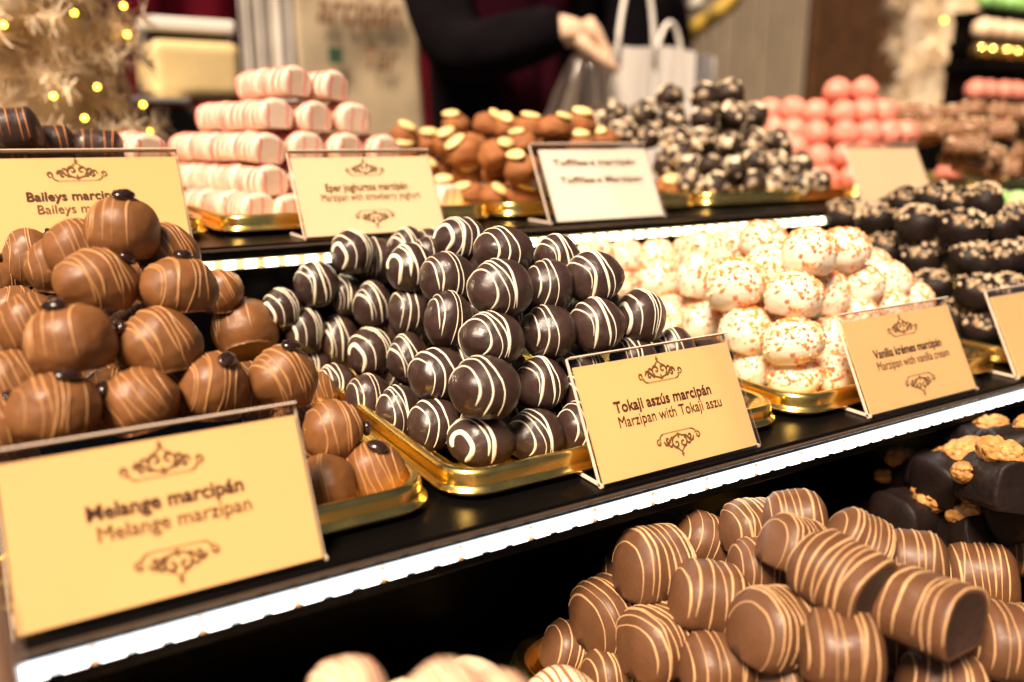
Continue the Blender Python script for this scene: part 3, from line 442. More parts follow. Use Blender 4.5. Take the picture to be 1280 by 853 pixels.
UNDER = {'dark': [(0.2898,0.4085,-0.1434),(0.3187,0.4653,-0.1434),(0.2752,0.3931,-0.1202),(0.2898,0.4369,-0.097)],'milk': [(-0.0414,0.3252,-0.1422),(0.0216,0.3252,-0.1422),(0.0531,0.3252,-0.1422),(-0.0414,0.3561,-0.1422),(-0.0414,0.3869,-0.1422),(-0.0414,0.4178,-0.1422),(-0.0414,0.4487,-0.1422),(-0.0414,0.4795,-0.1422),(-0.0099,0.4795,-0.1422),(0.0531,0.4795,-0.1422),(-0.0256,0.4011,-0.117),(-0.0256,0.432,-0.117),(0.0059,0.432,-0.117),(-0.0256,0.4629,-0.117),(0.0059,0.4629,-0.117)],'white': [(0.3885,0.471,-0.1429),(0.4485,0.471,-0.1429),(0.3885,0.5004,-0.1429),(0.4185,0.5004,-0.1429),(0.4485,0.5004,-0.1429),(0.5235,0.3963,-0.1189),(0.5085,0.4416,-0.0949)],'crumb': [(0.6962,0.3248,-0.1424),(0.7272,0.3248,-0.1424),(0.7582,0.3248,-0.1424),(0.7272,0.3552,-0.1424),(0.7582,0.3552,-0.1424),(0.6032,0.4463,-0.1424),(0.6342,0.4463,-0.1424),(0.6652,0.4463,-0.1424),(0.6962,0.4463,-0.1424),(0.6342,0.4767,-0.1424),(0.6652,0.4767,-0.1424),(0.6962,0.4767,-0.1424),(0.7582,0.4767,-0.1424),(0.7117,0.3387,-0.1176),(0.7427,0.3387,-0.1176),(0.6187,0.4299,-0.1176),(0.7272,0.3552,-0.0928)],'log': [(0.2084,0.126,-0.2467),(0.2409,0.126,-0.2467),(0.2734,0.126,-0.2467),(0.3059,0.126,-0.2467),(0.3384,0.126,-0.2467),(0.3709,0.126,-0.2467),(0.2084,0.1578,-0.2467),(0.2409,0.1578,-0.2467),(0.2734,0.1578,-0.2467),(0.3059,0.1578,-0.2467),(0.3384,0.1578,-0.2467),(0.2084,0.1897,-0.2467),(0.2409,0.1897,-0.2467),(0.2734,0.1897,-0.2467),(0.2084,0.2215,-0.2467),(0.2409,0.2215,-0.2467),(0.2734,0.2534,-0.2467),(0.3059,0.2534,-0.2467),(0.2246,0.1406,-0.2207),(0.2571,0.1406,-0.2207),(0.2896,0.1406,-0.2207),(0.3546,0.1406,-0.2207),(0.2246,0.1725,-0.2207),(0.2896,0.2043,-0.2207),(0.3546,0.268,-0.2207)],'cream': [(0.0203,0.1116,-0.2493),(0.0473,0.1116,-0.2493),(0.0742,0.1116,-0.2493),(0.1013,0.1116,-0.2493),(0.1283,0.1116,-0.2493),(0.1552,0.1116,-0.2493),(0.0203,0.1381,-0.2493),(0.0473,0.1381,-0.2493),(0.0742,0.1381,-0.2493),(0.1013,0.1381,-0.2493),(0.1283,0.1381,-0.2493),(0.1552,0.1381,-0.2493),(0.0203,0.1645,-0.2493),(0.0473,0.1645,-0.2493),(0.0742,0.1645,-0.2493),(0.1013,0.1645,-0.2493),(0.1283,0.1645,-0.2493),(0.1552,0.1645,-0.2493),(0.0203,0.191,-0.2493),(0.0473,0.191,-0.2493),(0.0742,0.191,-0.2493),(0.1013,0.191,-0.2493),(0.1283,0.191,-0.2493),(0.1552,0.191,-0.2493),(0.0203,0.2174,-0.2493),(0.0473,0.2174,-0.2493),(0.0742,0.2174,-0.2493),(0.1013,0.2174,-0.2493),(0.1283,0.2174,-0.2493),(0.1552,0.2174,-0.2493),(0.0203,0.2439,-0.2493),(0.0473,0.2439,-0.2493),(0.0742,0.2439,-0.2493),(0.1013,0.2439,-0.2493),(0.1283,0.2439,-0.2493),(0.1552,0.2439,-0.2493),(0.0203,0.2704,-0.2493),(0.0473,0.2704,-0.2493),(0.0742,0.2704,-0.2493),(0.1013,0.2704,-0.2493),(0.1283,0.2704,-0.2493),(0.1552,0.2704,-0.2493),(0.0203,0.2968,-0.2493),(0.0473,0.2968,-0.2493),(0.0742,0.2968,-0.2493),(0.1013,0.2968,-0.2493),(0.1283,0.2968,-0.2493),(0.1552,0.2968,-0.2493),(0.0338,0.1237,-0.2277),(0.0607,0.1237,-0.2277),(0.0877,0.1237,-0.2277),(0.1148,0.1237,-0.2277),(0.1418,0.1237,-0.2277),(0.0338,0.1502,-0.2277),(0.0607,0.1502,-0.2277),(0.0877,0.1502,-0.2277),(0.1148,0.1502,-0.2277),(0.1418,0.1502,-0.2277),(0.0338,0.1767,-0.2277),(0.0607,0.1767,-0.2277),(0.0877,0.1767,-0.2277),(0.1148,0.1767,-0.2277),(0.1418,0.1767,-0.2277),(0.0338,0.2031,-0.2277),(0.0607,0.2031,-0.2277),(0.0877,0.2031,-0.2277),(0.1148,0.2031,-0.2277),(0.1418,0.2031,-0.2277),(0.0338,0.2296,-0.2277),(0.0607,0.2296,-0.2277),(0.0877,0.2296,-0.2277),(0.1148,0.2296,-0.2277),(0.1418,0.2296,-0.2277),(0.0338,0.256,-0.2277),(0.0607,0.256,-0.2277),(0.0877,0.256,-0.2277),(0.1148,0.256,-0.2277),(0.1418,0.256,-0.2277),(0.0338,0.2825,-0.2277),(0.0607,0.2825,-0.2277),(0.0877,0.2825,-0.2277),(0.0473,0.1381,-0.2061),(0.0742,0.1381,-0.2061),(0.1013,0.1381,-0.2061),(0.1283,0.1381,-0.2061),(0.0473,0.1645,-0.2061),(0.0742,0.1645,-0.2061),(0.1013,0.1645,-0.2061),(0.1283,0.1645,-0.2061),(0.0473,0.191,-0.2061),(0.0742,0.191,-0.2061),(0.1013,0.191,-0.2061),(0.1283,0.191,-0.2061),(0.0473,0.2174,-0.2061),(0.0742,0.2174,-0.2061),(0.1013,0.2174,-0.2061),(0.1283,0.2174,-0.2061),(0.0473,0.2439,-0.2061),(0.0742,0.2439,-0.2061),(0.1013,0.2439,-0.2061),(0.1283,0.2439,-0.2061),(0.0473,0.2704,-0.2061),(0.0877,0.1767,-0.1845),(0.1148,0.1767,-0.1845),(0.0877,0.2031,-0.1845),(0.1148,0.2031,-0.1845)],'walnut': [(0.4455,0.1272,-0.246),(0.4795,0.1272,-0.246),(0.5135,0.1272,-0.246),(0.5475,0.1272,-0.246),(0.5815,0.1272,-0.246),(0.6155,0.1272,-0.246),(0.4455,0.1605,-0.246),(0.4795,0.1605,-0.246),(0.5135,0.1605,-0.246),(0.5475,0.1605,-0.246),(0.5815,0.1605,-0.246),(0.6155,0.1605,-0.246),(0.4795,0.1938,-0.246),(0.5135,0.1938,-0.246),(0.5475,0.1938,-0.246),(0.5815,0.1938,-0.246),(0.6155,0.1938,-0.246),(0.5135,0.2272,-0.246),(0.5475,0.2272,-0.246),(0.5815,0.2272,-0.246),(0.6155,0.2272,-0.246),(0.5135,0.2605,-0.246),(0.5475,0.2605,-0.246),(0.5815,0.2605,-0.246),(0.6155,0.2605,-0.246),(0.5475,0.2938,-0.246),(0.5815,0.2938,-0.246),(0.6155,0.2938,-0.246),(0.4625,0.1425,-0.2188),(0.4965,0.1425,-0.2188),(0.5305,0.1425,-0.2188),(0.5645,0.1425,-0.2188),(0.5985,0.1425,-0.2188),(0.4625,0.1758,-0.2188),(0.4965,0.1758,-0.2188),(0.5305,0.1758,-0.2188),(0.5645,0.1758,-0.2188),(0.5985,0.1758,-0.2188),(0.4965,0.2091,-0.2188),(0.5305,0.2091,-0.2188),(0.5645,0.2091,-0.2188),(0.5985,0.2091,-0.2188),(0.5305,0.2425,-0.2188),(0.5645,0.2425,-0.2188),(0.5985,0.2425,-0.2188),(0.5305,0.2758,-0.2188),(0.5645,0.2758,-0.2188),(0.5985,0.2758,-0.2188),(0.4795,0.1605,-0.1916),(0.5135,0.1605,-0.1916),(0.5475,0.1605,-0.1916),(0.5815,0.1605,-0.1916),(0.4795,0.1938,-0.1916),(0.5135,0.1938,-0.1916),(0.5475,0.1938,-0.1916),(0.5815,0.1938,-0.1916),(0.5135,0.2272,-0.1916),(0.5475,0.2272,-0.1916),(0.5815,0.2272,-0.1916),(0.5475,0.2605,-0.1916),(0.5815,0.2605,-0.1916)],'pink': [(0.8416,0.7018,-0.0526),(0.8691,0.7018,-0.0526),(0.9241,0.7018,-0.0526),(0.8691,0.7288,-0.0526),(0.8966,0.7288,-0.0526),(0.8966,0.7557,-0.0526),(0.9241,0.7557,-0.0526),(0.8279,0.7142,-0.0306)],'speck': [(0.6976,0.7173,-0.0535),(0.6976,0.7423,-0.0535),(0.6084,0.6289,-0.0331),(0.6084,0.6539,-0.0331)],'almond': [(0.3946,0.683,-0.0318),(0.4476,0.735,-0.0318)]}
FILL = {'dark': [(0.1984,0.3516,-0.1434,'above',5,1,5,6),(0.2274,0.38,-0.1434,'right of',4,2,7,6),(0.2854,0.38,-0.1434,'right of',5,4,5,6),(0.3144,0.38,-0.1434,'below',4,5,7,6),(0.3434,0.38,-0.1434,'below',4,6,7,6),(0.2274,0.4369,-0.1434,'right of',3,2,3,6),(0.1984,0.4653,-0.1434,'below',3,1,3,6),(0.1984,0.4937,-0.1434,'below',2,3,9,6),(0.2129,0.3647,-0.1202,'above',4,2,7,6),(0.2129,0.3931,-0.1202,'below',2,5,9,6),(0.2129,0.4783,-0.1202,'below',1,3,8,6),(0.2129,0.5068,-0.1202,'left of',1,3,8,6),(0.2274,0.38,-0.097,'above',2,5,9,6),(0.2854,0.38,-0.097,'above',2,7,9,6),(0.2274,0.4085,-0.097,'below',1,5,8,6),(0.2274,0.4369,-0.097,'above',2,4,9,6),(0.2564,0.4653,-0.097,'left of',1,5,8,6),(0.2564,0.4937,-0.097,'right of',1,4,8,6),(0.2419,0.4215,-0.0738,'below',0,7,9,6),(0.2419,0.5068,-0.0738,'above',0,5,9,6)],'milk': [(0.1114,0.3869,-0.1422,'left of',4,0,1,6),(-0.0146,0.4178,-0.1422,'below',3,0,6,6),(0.1114,0.4487,-0.1422,'below',3,4,6,6),(0.1114,0.4795,-0.1422,'left of',3,4,6,6),(0.0326,0.4011,-0.117,'left of',3,2,6,6),(0.0641,0.4011,-0.117,'left of',3,3,6,6),(0.0326,0.432,-0.117,'below',2,2,5,6),(0.0326,0.4937,-0.117,'right of',2,2,5,6),(0.0484,0.4178,-0.0918,'left of',2,3,5,6),(0.0484,0.4487,-0.0918,'below',0,4,7,6),(0.0641,0.432,-0.0666,'left of',1,2,4,6),(0.0641,0.4937,-0.0666,'left of',0,6,7,6)],'white': [(0.534,0.3828,-0.1429,'below',3,2,4,5),(0.444,0.4416,-0.1429,'right of',2,2,6,5),(0.429,0.3669,-0.1189,'above',3,0,4,5),(0.429,0.3963,-0.1189,'above',2,3,6,5),(0.459,0.3963,-0.1189,'below',1,2,5,5),(0.489,0.3963,-0.1189,'left of',2,4,6,5),(0.459,0.4551,-0.1189,'left of',1,1,5,5),(0.459,0.4845,-0.1189,'below',0,6,13,5),(0.534,0.3828,-0.0949,'left of',1,4,5,5),(0.444,0.4122,-0.0949,'right of',1,1,5,5)],'crumb': [(0.7071,0.3691,-0.1176,'right of',3,2,3,5),(0.6761,0.4299,-0.1176,'above',3,0,3,5),(0.6916,0.4159,-0.0928,'below',1,1,3,5),(0.6916,0.4463,-0.0928,'above',2,0,4,5),(0.6916,0.4767,-0.0928,'above',1,0,3,5),(0.7071,0.4907,-0.068,'left of',0,2,8,5)],'log': [(0.3335,0.1897,-0.2467,'left of',4,0,2,5),(0.2685,0.2215,-0.2467,'left of',3,0,3,5),(0.301,0.2215,-0.2467,'right of',3,0,3,5),(0.3985,0.2215,-0.2467,'right of',3,2,3,5),(0.3985,0.2534,-0.2467,'left of',3,2,3,5),(0.2685,0.3171,-0.2467,'right of',0,0,7,5),(0.3172,0.2043,-0.2207,'right of',3,1,3,5),(0.3172,0.2362,-0.2207,'below',1,4,7,5),(0.2522,0.268,-0.2207,'left of',1,3,7,5),(0.2522,0.2999,-0.2207,'left of',0,1,7,5)],'almond': [(0.4039,0.6711,-0.053,'left of',3,3,5,4),(0.4039,0.6971,-0.053,'right of',3,2,5,4),(0.3906,0.709,-0.0318,'right of',2,2,5,4),(0.4171,0.7609,-0.0318,'left of',2,3,5,4),(0.4304,0.6711,-0.0106,'right of',1,5,7,4),(0.4569,0.6711,-0.0106,'below',0,6,9,4),(0.3774,0.6971,-0.0106,'right of',1,3,7,4),(0.4039,0.6971,-0.0106,'above',1,4,7,4),(0.4039,0.723,-0.0106,'left of',1,4,7,4),(0.4039,0.749,-0.0106,'right of',1,2,7,4),(0.4304,0.749,-0.0106,'below',0,2,9,4)],'speck': [(0.5918,0.6174,-0.0535,'left of',4,1,7,5),(0.6173,0.6174,-0.0535,'right of',4,1,7,5),(0.6428,0.6174,-0.0535,'left of',4,3,7,5),(0.6683,0.6174,-0.0535,'right of',4,3,7,5),(0.6938,0.6174,-0.0535,'below',4,4,7,5),(0.7193,0.6174,-0.0535,'left of',4,5,7,5),(0.6811,0.6289,-0.0331,'right of',3,4,7,5),(0.6046,0.6788,-0.0331,'right of',3,0,7,5),(0.6938,0.6174,-0.0127,'below',2,7,8,5),(0.6173,0.6424,-0.0127,'below',2,4,8,5),(0.6428,0.6424,-0.0127,'below',2,5,8,5),(0.6683,0.6424,-0.0127,'left of',2,6,8,5),(0.6938,0.6424,-0.0127,'right of',2,6,8,5),(0.6173,0.6674,-0.0127,'right of',3,1,7,5),(0.6301,0.6539,0.0077,'below',1,4,7,5),(0.6556,0.6539,0.0077,'below',1,5,7,5),(0.6301,0.7038,0.0077,'below',1,3,7,5),(0.6046,0.7288,0.0077,'above',2,2,8,5),(0.6046,0.7538,0.0077,'right of',2,1,8,5),(0.6301,0.7538,0.0077,'below',1,2,7,5),(0.6428,0.6674,0.0281,'below',0,1,3,5)],'pink': [(0.81,0.621,-0.0526,'below',4,2,5,5),(0.8375,0.621,-0.0526,'right of',4,2,5,5),(0.81,0.6479,-0.0526,'below',4,1,5,5),(0.8513,0.6333,-0.0306,'below',3,3,5,5),(0.8237,0.6603,-0.0306,'right of',3,1,5,5),(0.865,0.621,-0.0086,'below',2,5,7,5),(0.8925,0.621,-0.0086,'below',2,6,7,5),(0.8375,0.6479,-0.0086,'below',2,3,7,5),(0.81,0.6748,-0.0086,'below',2,2,7,5),(0.8513,0.6603,0.0134,'below',1,3,6,5),(0.8788,0.6603,0.0134,'below',1,4,6,5),(0.8237,0.6872,0.0134,'below',1,2,6,5),(0.8237,0.7142,0.0134,'above',2,1,7,5),(0.8237,0.7411,0.0134,'above',2,0,7,5),(0.865,0.6479,0.0354,'above',1,4,6,5)]}
# ------------------------------------------------------------------ the stand
ZT, ZM, ZL = -.0655, -.157, -.262
YU, YM, YL = .526, .281, .035
st = thing(empty('display_stand'), 'stepped glossy black display stand with lit strips along its shelf edges', 'display stand')
X0, X1 = -.45, 1.9
def board(y0, y1, z, th, name):
    o = MB().box(((X0 + X1) / 2, (y0 + y1) / 2, z - th / 2), (X1 - X0, y1 - y0, th)).build(name, 'acryl', st); bevel(o, .0012, 3); return o
board(YU, .83, ZT, .018, 'shelf_board'); board(YM, YU + .001, ZM, .018, 'shelf_board'); board(YL, .366, ZL, .018, 'shelf_board')
MB().box(((X0 + X1) / 2, YU + .006, (ZT - .018 + ZM) / 2), (X1 - X0, .004, ZM * -1 + ZT - .0182)).build('riser', 'riser', st)
MB().box(((X0 + X1) / 2, .358, (ZM - .018 + ZL) / 2), (X1 - X0, .004, ZL * -1 + ZM - .0182)).build('riser', 'riser', st)
MB().box(((X0 + X1) / 2, .43, -.281 - .42), (X1 - X0, .78, .838)).build('cabinet', 'riser', st)
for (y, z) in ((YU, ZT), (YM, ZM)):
    o = MB().box(((X0 + X1) / 2, y - .0012, z - .0022), (X1 - X0, .0026, .0016)).build('edge_highlight_strip', 'edge', st); bevel(o, .0005, 2)
rs = random.Random(3)
def led(y, z, xa, xb, pitch, dm, tm):
    h = .0060; b = MB(); N = int((xb - xa) / pitch)
    o = MB().box(((xa + xb) / 2, y - .0010, z), (xb - xa, .0012, h)).build('led_strip', tm, st)
    rm = bpy.data.meshes.new('x')
    d = MB(); d.box((0, -.0007, 0), (.0074, .0014, .0052)); dmsh = d.mesh('diode', dm)
    p = MB(); p.box((0, -.0003, .0025), (.0018, .0006, .0014)); p.box((0, -.0003, -.0025), (.0018, .0006, .0014)); p.box((.0004, -.0003, 0), (.0012, .0006, .0010)); pm = p.mesh('solder_pad', 'pad')
    for i in range(N):
        x = xa + (i + .5) * pitch
        link('diode', dmsh, o, loc=(x, y - .0017, z))
        if i % 3 == 2: link('solder_pad', pm, o, loc=(x + pitch / 2, y - .0017, z))
led(YM, -.1656, -.060, 1.30, .0113, 'diode', 'tape')
led(YU, -.0768, -.02, 1.45, .0128, 'diode2', 'tape2')

# ------------------------------------------------------------------ gold trays
def tray(x0, x1, y0, y1, z, label, group='gold trays on the black stand', cut=.020):
    w, d = x1 - x0 - .003, y1 - y0; cx, cy = (x0 + x1) / 2, (y0 + y1) / 2
    prof = [(.020, .0012), (.016, .0014), (.0125, .0035), (.0085, .0105), (.0062, .0128), (.0040, .0136), (.0022, .0130), (.0016, .0112), (.0014, .0068), (.0012, .0052), (-.0002, .0044), (-.0008, .0036), (-.0003, .0026)]
    V = []; F = []; n = None
    for ins, zz in prof:
        a, b, c_ = w / 2 - ins, d / 2 - ins, max(.004, cut - ins * .55); ring = []
        for sx, sy, st_ in ((1, -1, 0), (1, 1, 1), (-1, 1, 2), (-1, -1, 3)):
            for k in range(7):
                ang = -math.pi / 2 + st_ * math.pi / 2 + k / 6 * math.pi / 2
                px_, py_ = sx * (a - c_) + c_ * math.cos(ang), sy * (b - c_) + c_ * math.sin(ang)
                ring.append(Vector((px_, py_, zz)))
        n = len(ring); V += ring
    for i in range(len(prof) - 1):
        for k in range(n): F.append((i * n + k, i * n + (k + 1) % n, (i + 1) * n + (k + 1) % n, (i + 1) * n + k))
    F.append(tuple(range(n)))
    o = link('gold_tray', mesh('gold_tray', V, F, 'gold'), loc=(cx, cy, z + .0005)); thing(o, label, 'tray', group)
    return o
tray(-.069, .147, .300, .508, ZM, 'gold tray under the milk chocolate balls with coffee beans')
tray(.150, .362, .300, .510, ZM, 'gold tray under the dark balls with white icing stripes')
tray(.366, .575, .300, .510, ZM, 'gold tray under the white sprinkled chocolates, behind the vanilla sign')
tray(.579, .788, .300, .510, ZM, 'gold tray under the dark crumb topped chocolates at right')
tray(.792, 1.00, .300, .510, ZM, 'gold tray with green balls at the right edge')
tray(.182, .413, .100, .323, ZL, 'gold tray under the striped milk chocolate pieces at bottom right')
tray(.417, .648, .100, .332, ZL, 'gold tray under the walnut topped dark chocolates')
tray(-.04, .179, .100, .330, ZL, 'gold tray under the cream balls at the bottom edge')
tray(-.10, .117, .572, .775, ZT, 'gold tray behind the leftmost sign under dark truffles')
tray(.120, .332, .572, .775, ZT, 'gold tray under the pink and white rolls')
tray(.335, .547, .572, .775, ZT, 'gold tray under the almond topped balls')
tray(.551, .762, .572, .775, ZT, 'gold tray under the black and white balls')
tray(.766, .977, .572, .775, ZT, 'gold tray under the coral pink balls')
tray(.981, 1.19, .572, .775, ZT, 'gold tray under the brown nut pieces at upper right')

# ------------------------------------------------------------------ chocolates
ORD = ['first', 'second', 'third', 'fourth', 'fifth', 'sixth', 'seventh', 'eighth', 'ninth', 'tenth', 'eleventh', 'twelfth', 'thirteenth', 'fourteenth', 'fifteenth']
def where(q, n, cnt, K):
    row = 'row' if K == 1 else ('top row' if q == 0 else 'bottom row' if q == K - 1 else ORD[q] + ' row down')
    if cnt == 1: return 'alone in its pile\'s ' + row
    pos = 'leftmost' if n == 0 else 'rightmost' if n == cnt - 1 else ORD[n] + ' from left'
    return pos + ' in the ' + row
HFX = dict(milk=1.13, dark=1.06, white=1.08, crumb=1.08, log=1.04)
SCL = dict(dark=1.03, milk=1.0, white=1.12, crumb=1.1, almond=1.1, speck=1.05, pink=1.05, nut=1.1)
def fillers(kind, variants, name, label, cat, group, D):
    rnd = random.Random(77)
    for (x, y, z, side, q, n, cnt, K) in FILL.get(kind, []):
        va = variants[rnd.randrange(len(variants))]
        o = link(name, va[0], loc=(x, y, z), rot=(R(rnd.uniform(-12, 12)), R(rnd.uniform(-12, 12)), view_rz(x, y)), scale=(D, D, D * .95)); thing(o, label + ' peeking out ' + side + ' the ' + where(q, n, cnt, K).replace('alone in its pile\'s', 'one in the'), cat, group)
        for pn, pm, pl, pr in va[1]:
            c = link(pn, pm, o, loc=pl, rot=pr)
            if pn in ('sprinkles', 'crumbs', 'flakes'): c['kind'] = 'stuff'
def view_rz(x, y): return math.atan2(y, x) - math.pi / 2
def place(kind, variants, name, desc, cat, group, jit=8, dz=1.0, yaw=0.0, pick=None, depth=None, ldesc=None):
    """copies of the modelled variants; each variant = (body mesh, [(part name, mesh, loc, rot)])"""
    rnd = random.Random(hash(kind) % 1 + len(kind) * 13 + ord(kind[0]))
    for j, (x, y, z, W, H, q, n, cnt, K, tag_) in enumerate(PILES[kind]):
        va = variants[pick(tag_, j, rnd)] if pick else variants[rnd.randrange(len(variants))]
        dd = depth(W, H) if depth else (W + H) / 2
        o = link(name, va[0], loc=(x, y, z + va[2] * H), rot=(R(rnd.uniform(-jit, jit)), R(rnd.uniform(-jit, jit)), view_rz(x, y) + R(yaw + rnd.uniform(-jit, jit) * 1.3)), scale=(W * SCL.get(kind, 1), dd * SCL.get(kind, 1), H * dz * SCL.get(kind, 1) * HFX.get(kind, 1)))
        d_ = desc(tag_, va) if callable(desc) else desc
        thing(o, d_ + ', ' + where(q, n, cnt, K), cat, group)
        for pn, pm, pl, pr in va[1]: 
            c = link(pn, pm, o, loc=pl, rot=pr)
            if pn in ('sprinkles', 'crumbs', 'flakes'): c['kind'] = 'stuff'
        yield o, tag_, va, rnd

# dark balls with white icing
V_ = []
for s in range(12):
    rnd = random.Random(100 + s); hook = s >= 7; fn = ball_fn(s, .05, .02, -.40, tip=Vector((-.75, -.6, -.1)).normalized() if s % 4 == 0 else None)
    ax = Vector((-.8, -.55 + rnd.uniform(-.1, .1), rnd.uniform(-.12, .12)))
    n = rnd.choice([3, 4, 4, 5]); al = [(1.02 if hook else .85) - rnd.uniform(0, .1)]
    while len(al) < n: al.append(al[-1] - rnd.choice([.16, .22, .34, .42]) * rnd.uniform(.8, 1.2))
    ws = [rnd.choice([.015, .020, .026, .034]) for _ in al]
    if hook: ws[0] = .042
    rb = ball_loops(fn, ax, al, ws, rnd, hook)
    V_.append((ball_mesh('dark_chocolate_ball', fn, 'dark', 5 if s < 99 else 4), [('icing_drizzle', rb.mesh('icing_drizzle', 'icing', True), None, None)], 0.0))
for _ in place('dark', V_, 'dark_chocolate_ball', lambda t, v: 'dark ball with a curled white icing hook' if t == 'hook' else ('dark white-striped ball with a small pit' if t == 'pit' else 'dark chocolate ball with white stripes'), 'chocolate', 'dark chocolate balls with white icing stripes', 6,
               pick=lambda t, j, r: 7 + j % 5 if t == 'hook' else (j * 5 + 2) % 8): pass
fillers('dark', V_[:7], 'dark_chocolate_ball', 'dark ball', 'chocolate', 'dark chocolate balls with white icing stripes', .030)

# milk chocolate balls with a coffee bean
V_ = []
for s in range(8):
    rnd = random.Random(200 + s); fn = ball_fn(20 + s, .05, .085, -.34)
    ax = Vector((-.95, rnd.uniform(-.3, .3), rnd.uniform(-.45, .25))); n = rnd.choice([5, 6, 7]); al = [rnd.uniform(.6, .9)]
    while len(al) < n: al.append(al[-1] - rnd.choice([.10, .15, .3, .38]) * rnd.uniform(.8, 1.2))
    V_.append((ball_mesh('m', fn, 'milk', 5), [('icing_drizzle', ball_loops(fn, ax, al, [rnd.choice([.012, .015, .019, .024]) for _ in al], rnd).mesh('d', 'caramel', True), None, None)], 0.0, fn))
bm_ = bean_mesh()
for o, t, va, rnd in place('milk', V_, 'milk_chocolate_ball', lambda t, v: 'milk chocolate ball with coffee bean' if t else 'striped milk chocolate ball', 'chocolate', 'milk chocolate balls with coffee beans', 10):
    if not t: continue
    a = R(float(t[1:].rstrip('T'))); d = Vector((math.sin(a), rnd.uniform(-.35, -.05), math.cos(a))).normalized()
    if t.endswith('T'): o.rotation_euler.x = R(-34)
    else: o.rotation_euler.y = o.rotation_euler.y * .5 + a * .12
    q = d.to_track_quat('Z', 'Y').to_matrix() @ Matrix.Rotation(rnd.uniform(-.7, .7), 3, 'Z')
    link('coffee_bean', bm_, o, loc=va[3](d) + d * .048, rot=q.to_euler())
fillers('milk', V_, 'milk_chocolate_ball', 'milk ball', 'chocolate', 'milk chocolate balls with coffee beans', .033)

# white chocolates with orange sprinkles
V_ = []
for s in range(7):
    rnd = random.Random(300 + s); fn = ball_fn(40 + s, .06, .03, -.36)
    V_.append((ball_mesh('w', fn, 'white', 4), [('sprinkles', bits(fn, rnd, 300, .047, .10, 3, .4, (5, 2.4, 3), .16).mesh('s', ('spr_o', 'spr_r', 'spr_w')), None, None)], 0.0))
for _ in place('white', V_, 'white_chocolate', 'white chocolate ball with orange sprinkles', 'chocolate', 'white chocolates with orange sprinkles', 12): pass
fillers('white', V_, 'white_chocolate', 'sprinkled ball', 'chocolate', 'white chocolates with orange sprinkles', .031)

# dark chocolates with crumbs
V_ = []
for s in range(6):
    rnd = random.Random(400 + s); fn = ball_fn(60 + s, .07, .03, -.34)
    V_.append((ball_mesh('k', fn, 'black', 4), [('crumbs', bits(fn, rnd, 75, .062, .38, 2, .8, (3, 1)).mesh('c', ('crumb', 'crumb2')), None, None)], 0.0))
for _ in place('crumb', V_, 'crumb_topped_chocolate', 'dark chocolate topped with beige crumbs', 'chocolate', 'dark chocolates topped with crumbs', 10): pass
fillers('crumb', V_, 'crumb_topped_chocolate', 'crumb ball', 'chocolate', 'dark chocolates topped with crumbs', .031)
V_ = []
for s in range(2):
    fn = ball_fn(70 + s, .04); ax = Vector((-.9, .2, .1)); rnd = random.Random(s)
    V_.append((ball_mesh('g', fn, 'green', 4), [('icing_drizzle', ball_loops(fn, ax, [.5, .15, -.3], [.03, .02, .03], rnd).mesh('d', 'icing', True), None, None)], 0.0))
for _ in place('green', V_, 'green_ball', 'pale green glazed ball', 'sweet', 'green balls at the right edge'): pass

# striped milk chocolate loaves
def loaves(n, seed, body, stripe, L, us_fn, cut=True, w=(.018, .036), H=.9, dome=False, ends=False):
    out = []
    for s in range(n):
        rnd = random.Random(seed + s); fn = loaf_fn(seed + s, 1.0, H, .30 if cut else .2, True, dome, ends)
        us = us_fn(rnd); rb = loaf_stripes(fn, us, [rnd.uniform(*w) for _ in us], rnd)
        if ends:
            for cy in (rnd.uniform(-.28, -.1), rnd.uniform(.05, .3)):
                ht = .33; ribbon(rb, [Vector((.496, cy + .02 * math.sin(q * .7), ht - (ht + .30) * q / 10)) for q in range(11)], [Vector((1, 0, 0))] * 11, [.028] * 11, .010)
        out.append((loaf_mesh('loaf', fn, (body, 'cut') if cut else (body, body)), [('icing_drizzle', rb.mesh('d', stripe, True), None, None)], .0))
    return out
def us_(r):
    u = [-.84 + r.uniform(0, .1)]
    while u[-1] < .68: u.append(u[-1] + r.choice([.15, .2, .25, .33]) * r.uniform(.85, 1.15))
    return u
V_ = loaves(8, 500, 'milk2', 'beige', 1.0, us_, w=(.011, .022), H=.95, dome=True) + loaves(2, 540, 'milk2', 'beige', 1.0, us_, w=(.011, .020))
for o, t, va, rnd in place('log', V_, 'striped_milk_chocolate', 'milk chocolate piece with caramel stripes', 'chocolate', 'striped milk chocolate pieces', 7, yaw=0, depth=lambda W, H: H * 1.05, pick=lambda t, j, r: 8 + j % 2 if t else r.randrange(8)): 
    o.scale = (o.scale.x * .93, o.scale.y * 1.0, o.scale.z * 1.0)
    o.rotation_euler.y += R(rnd.uniform(-6, 20)); o.rotation_euler.z += R(-26 if t else rnd.uniform(12, 42))
fillers('log', V_[:8], 'striped_milk_chocolate', 'striped piece', 'chocolate', 'striped milk chocolate pieces', .034)

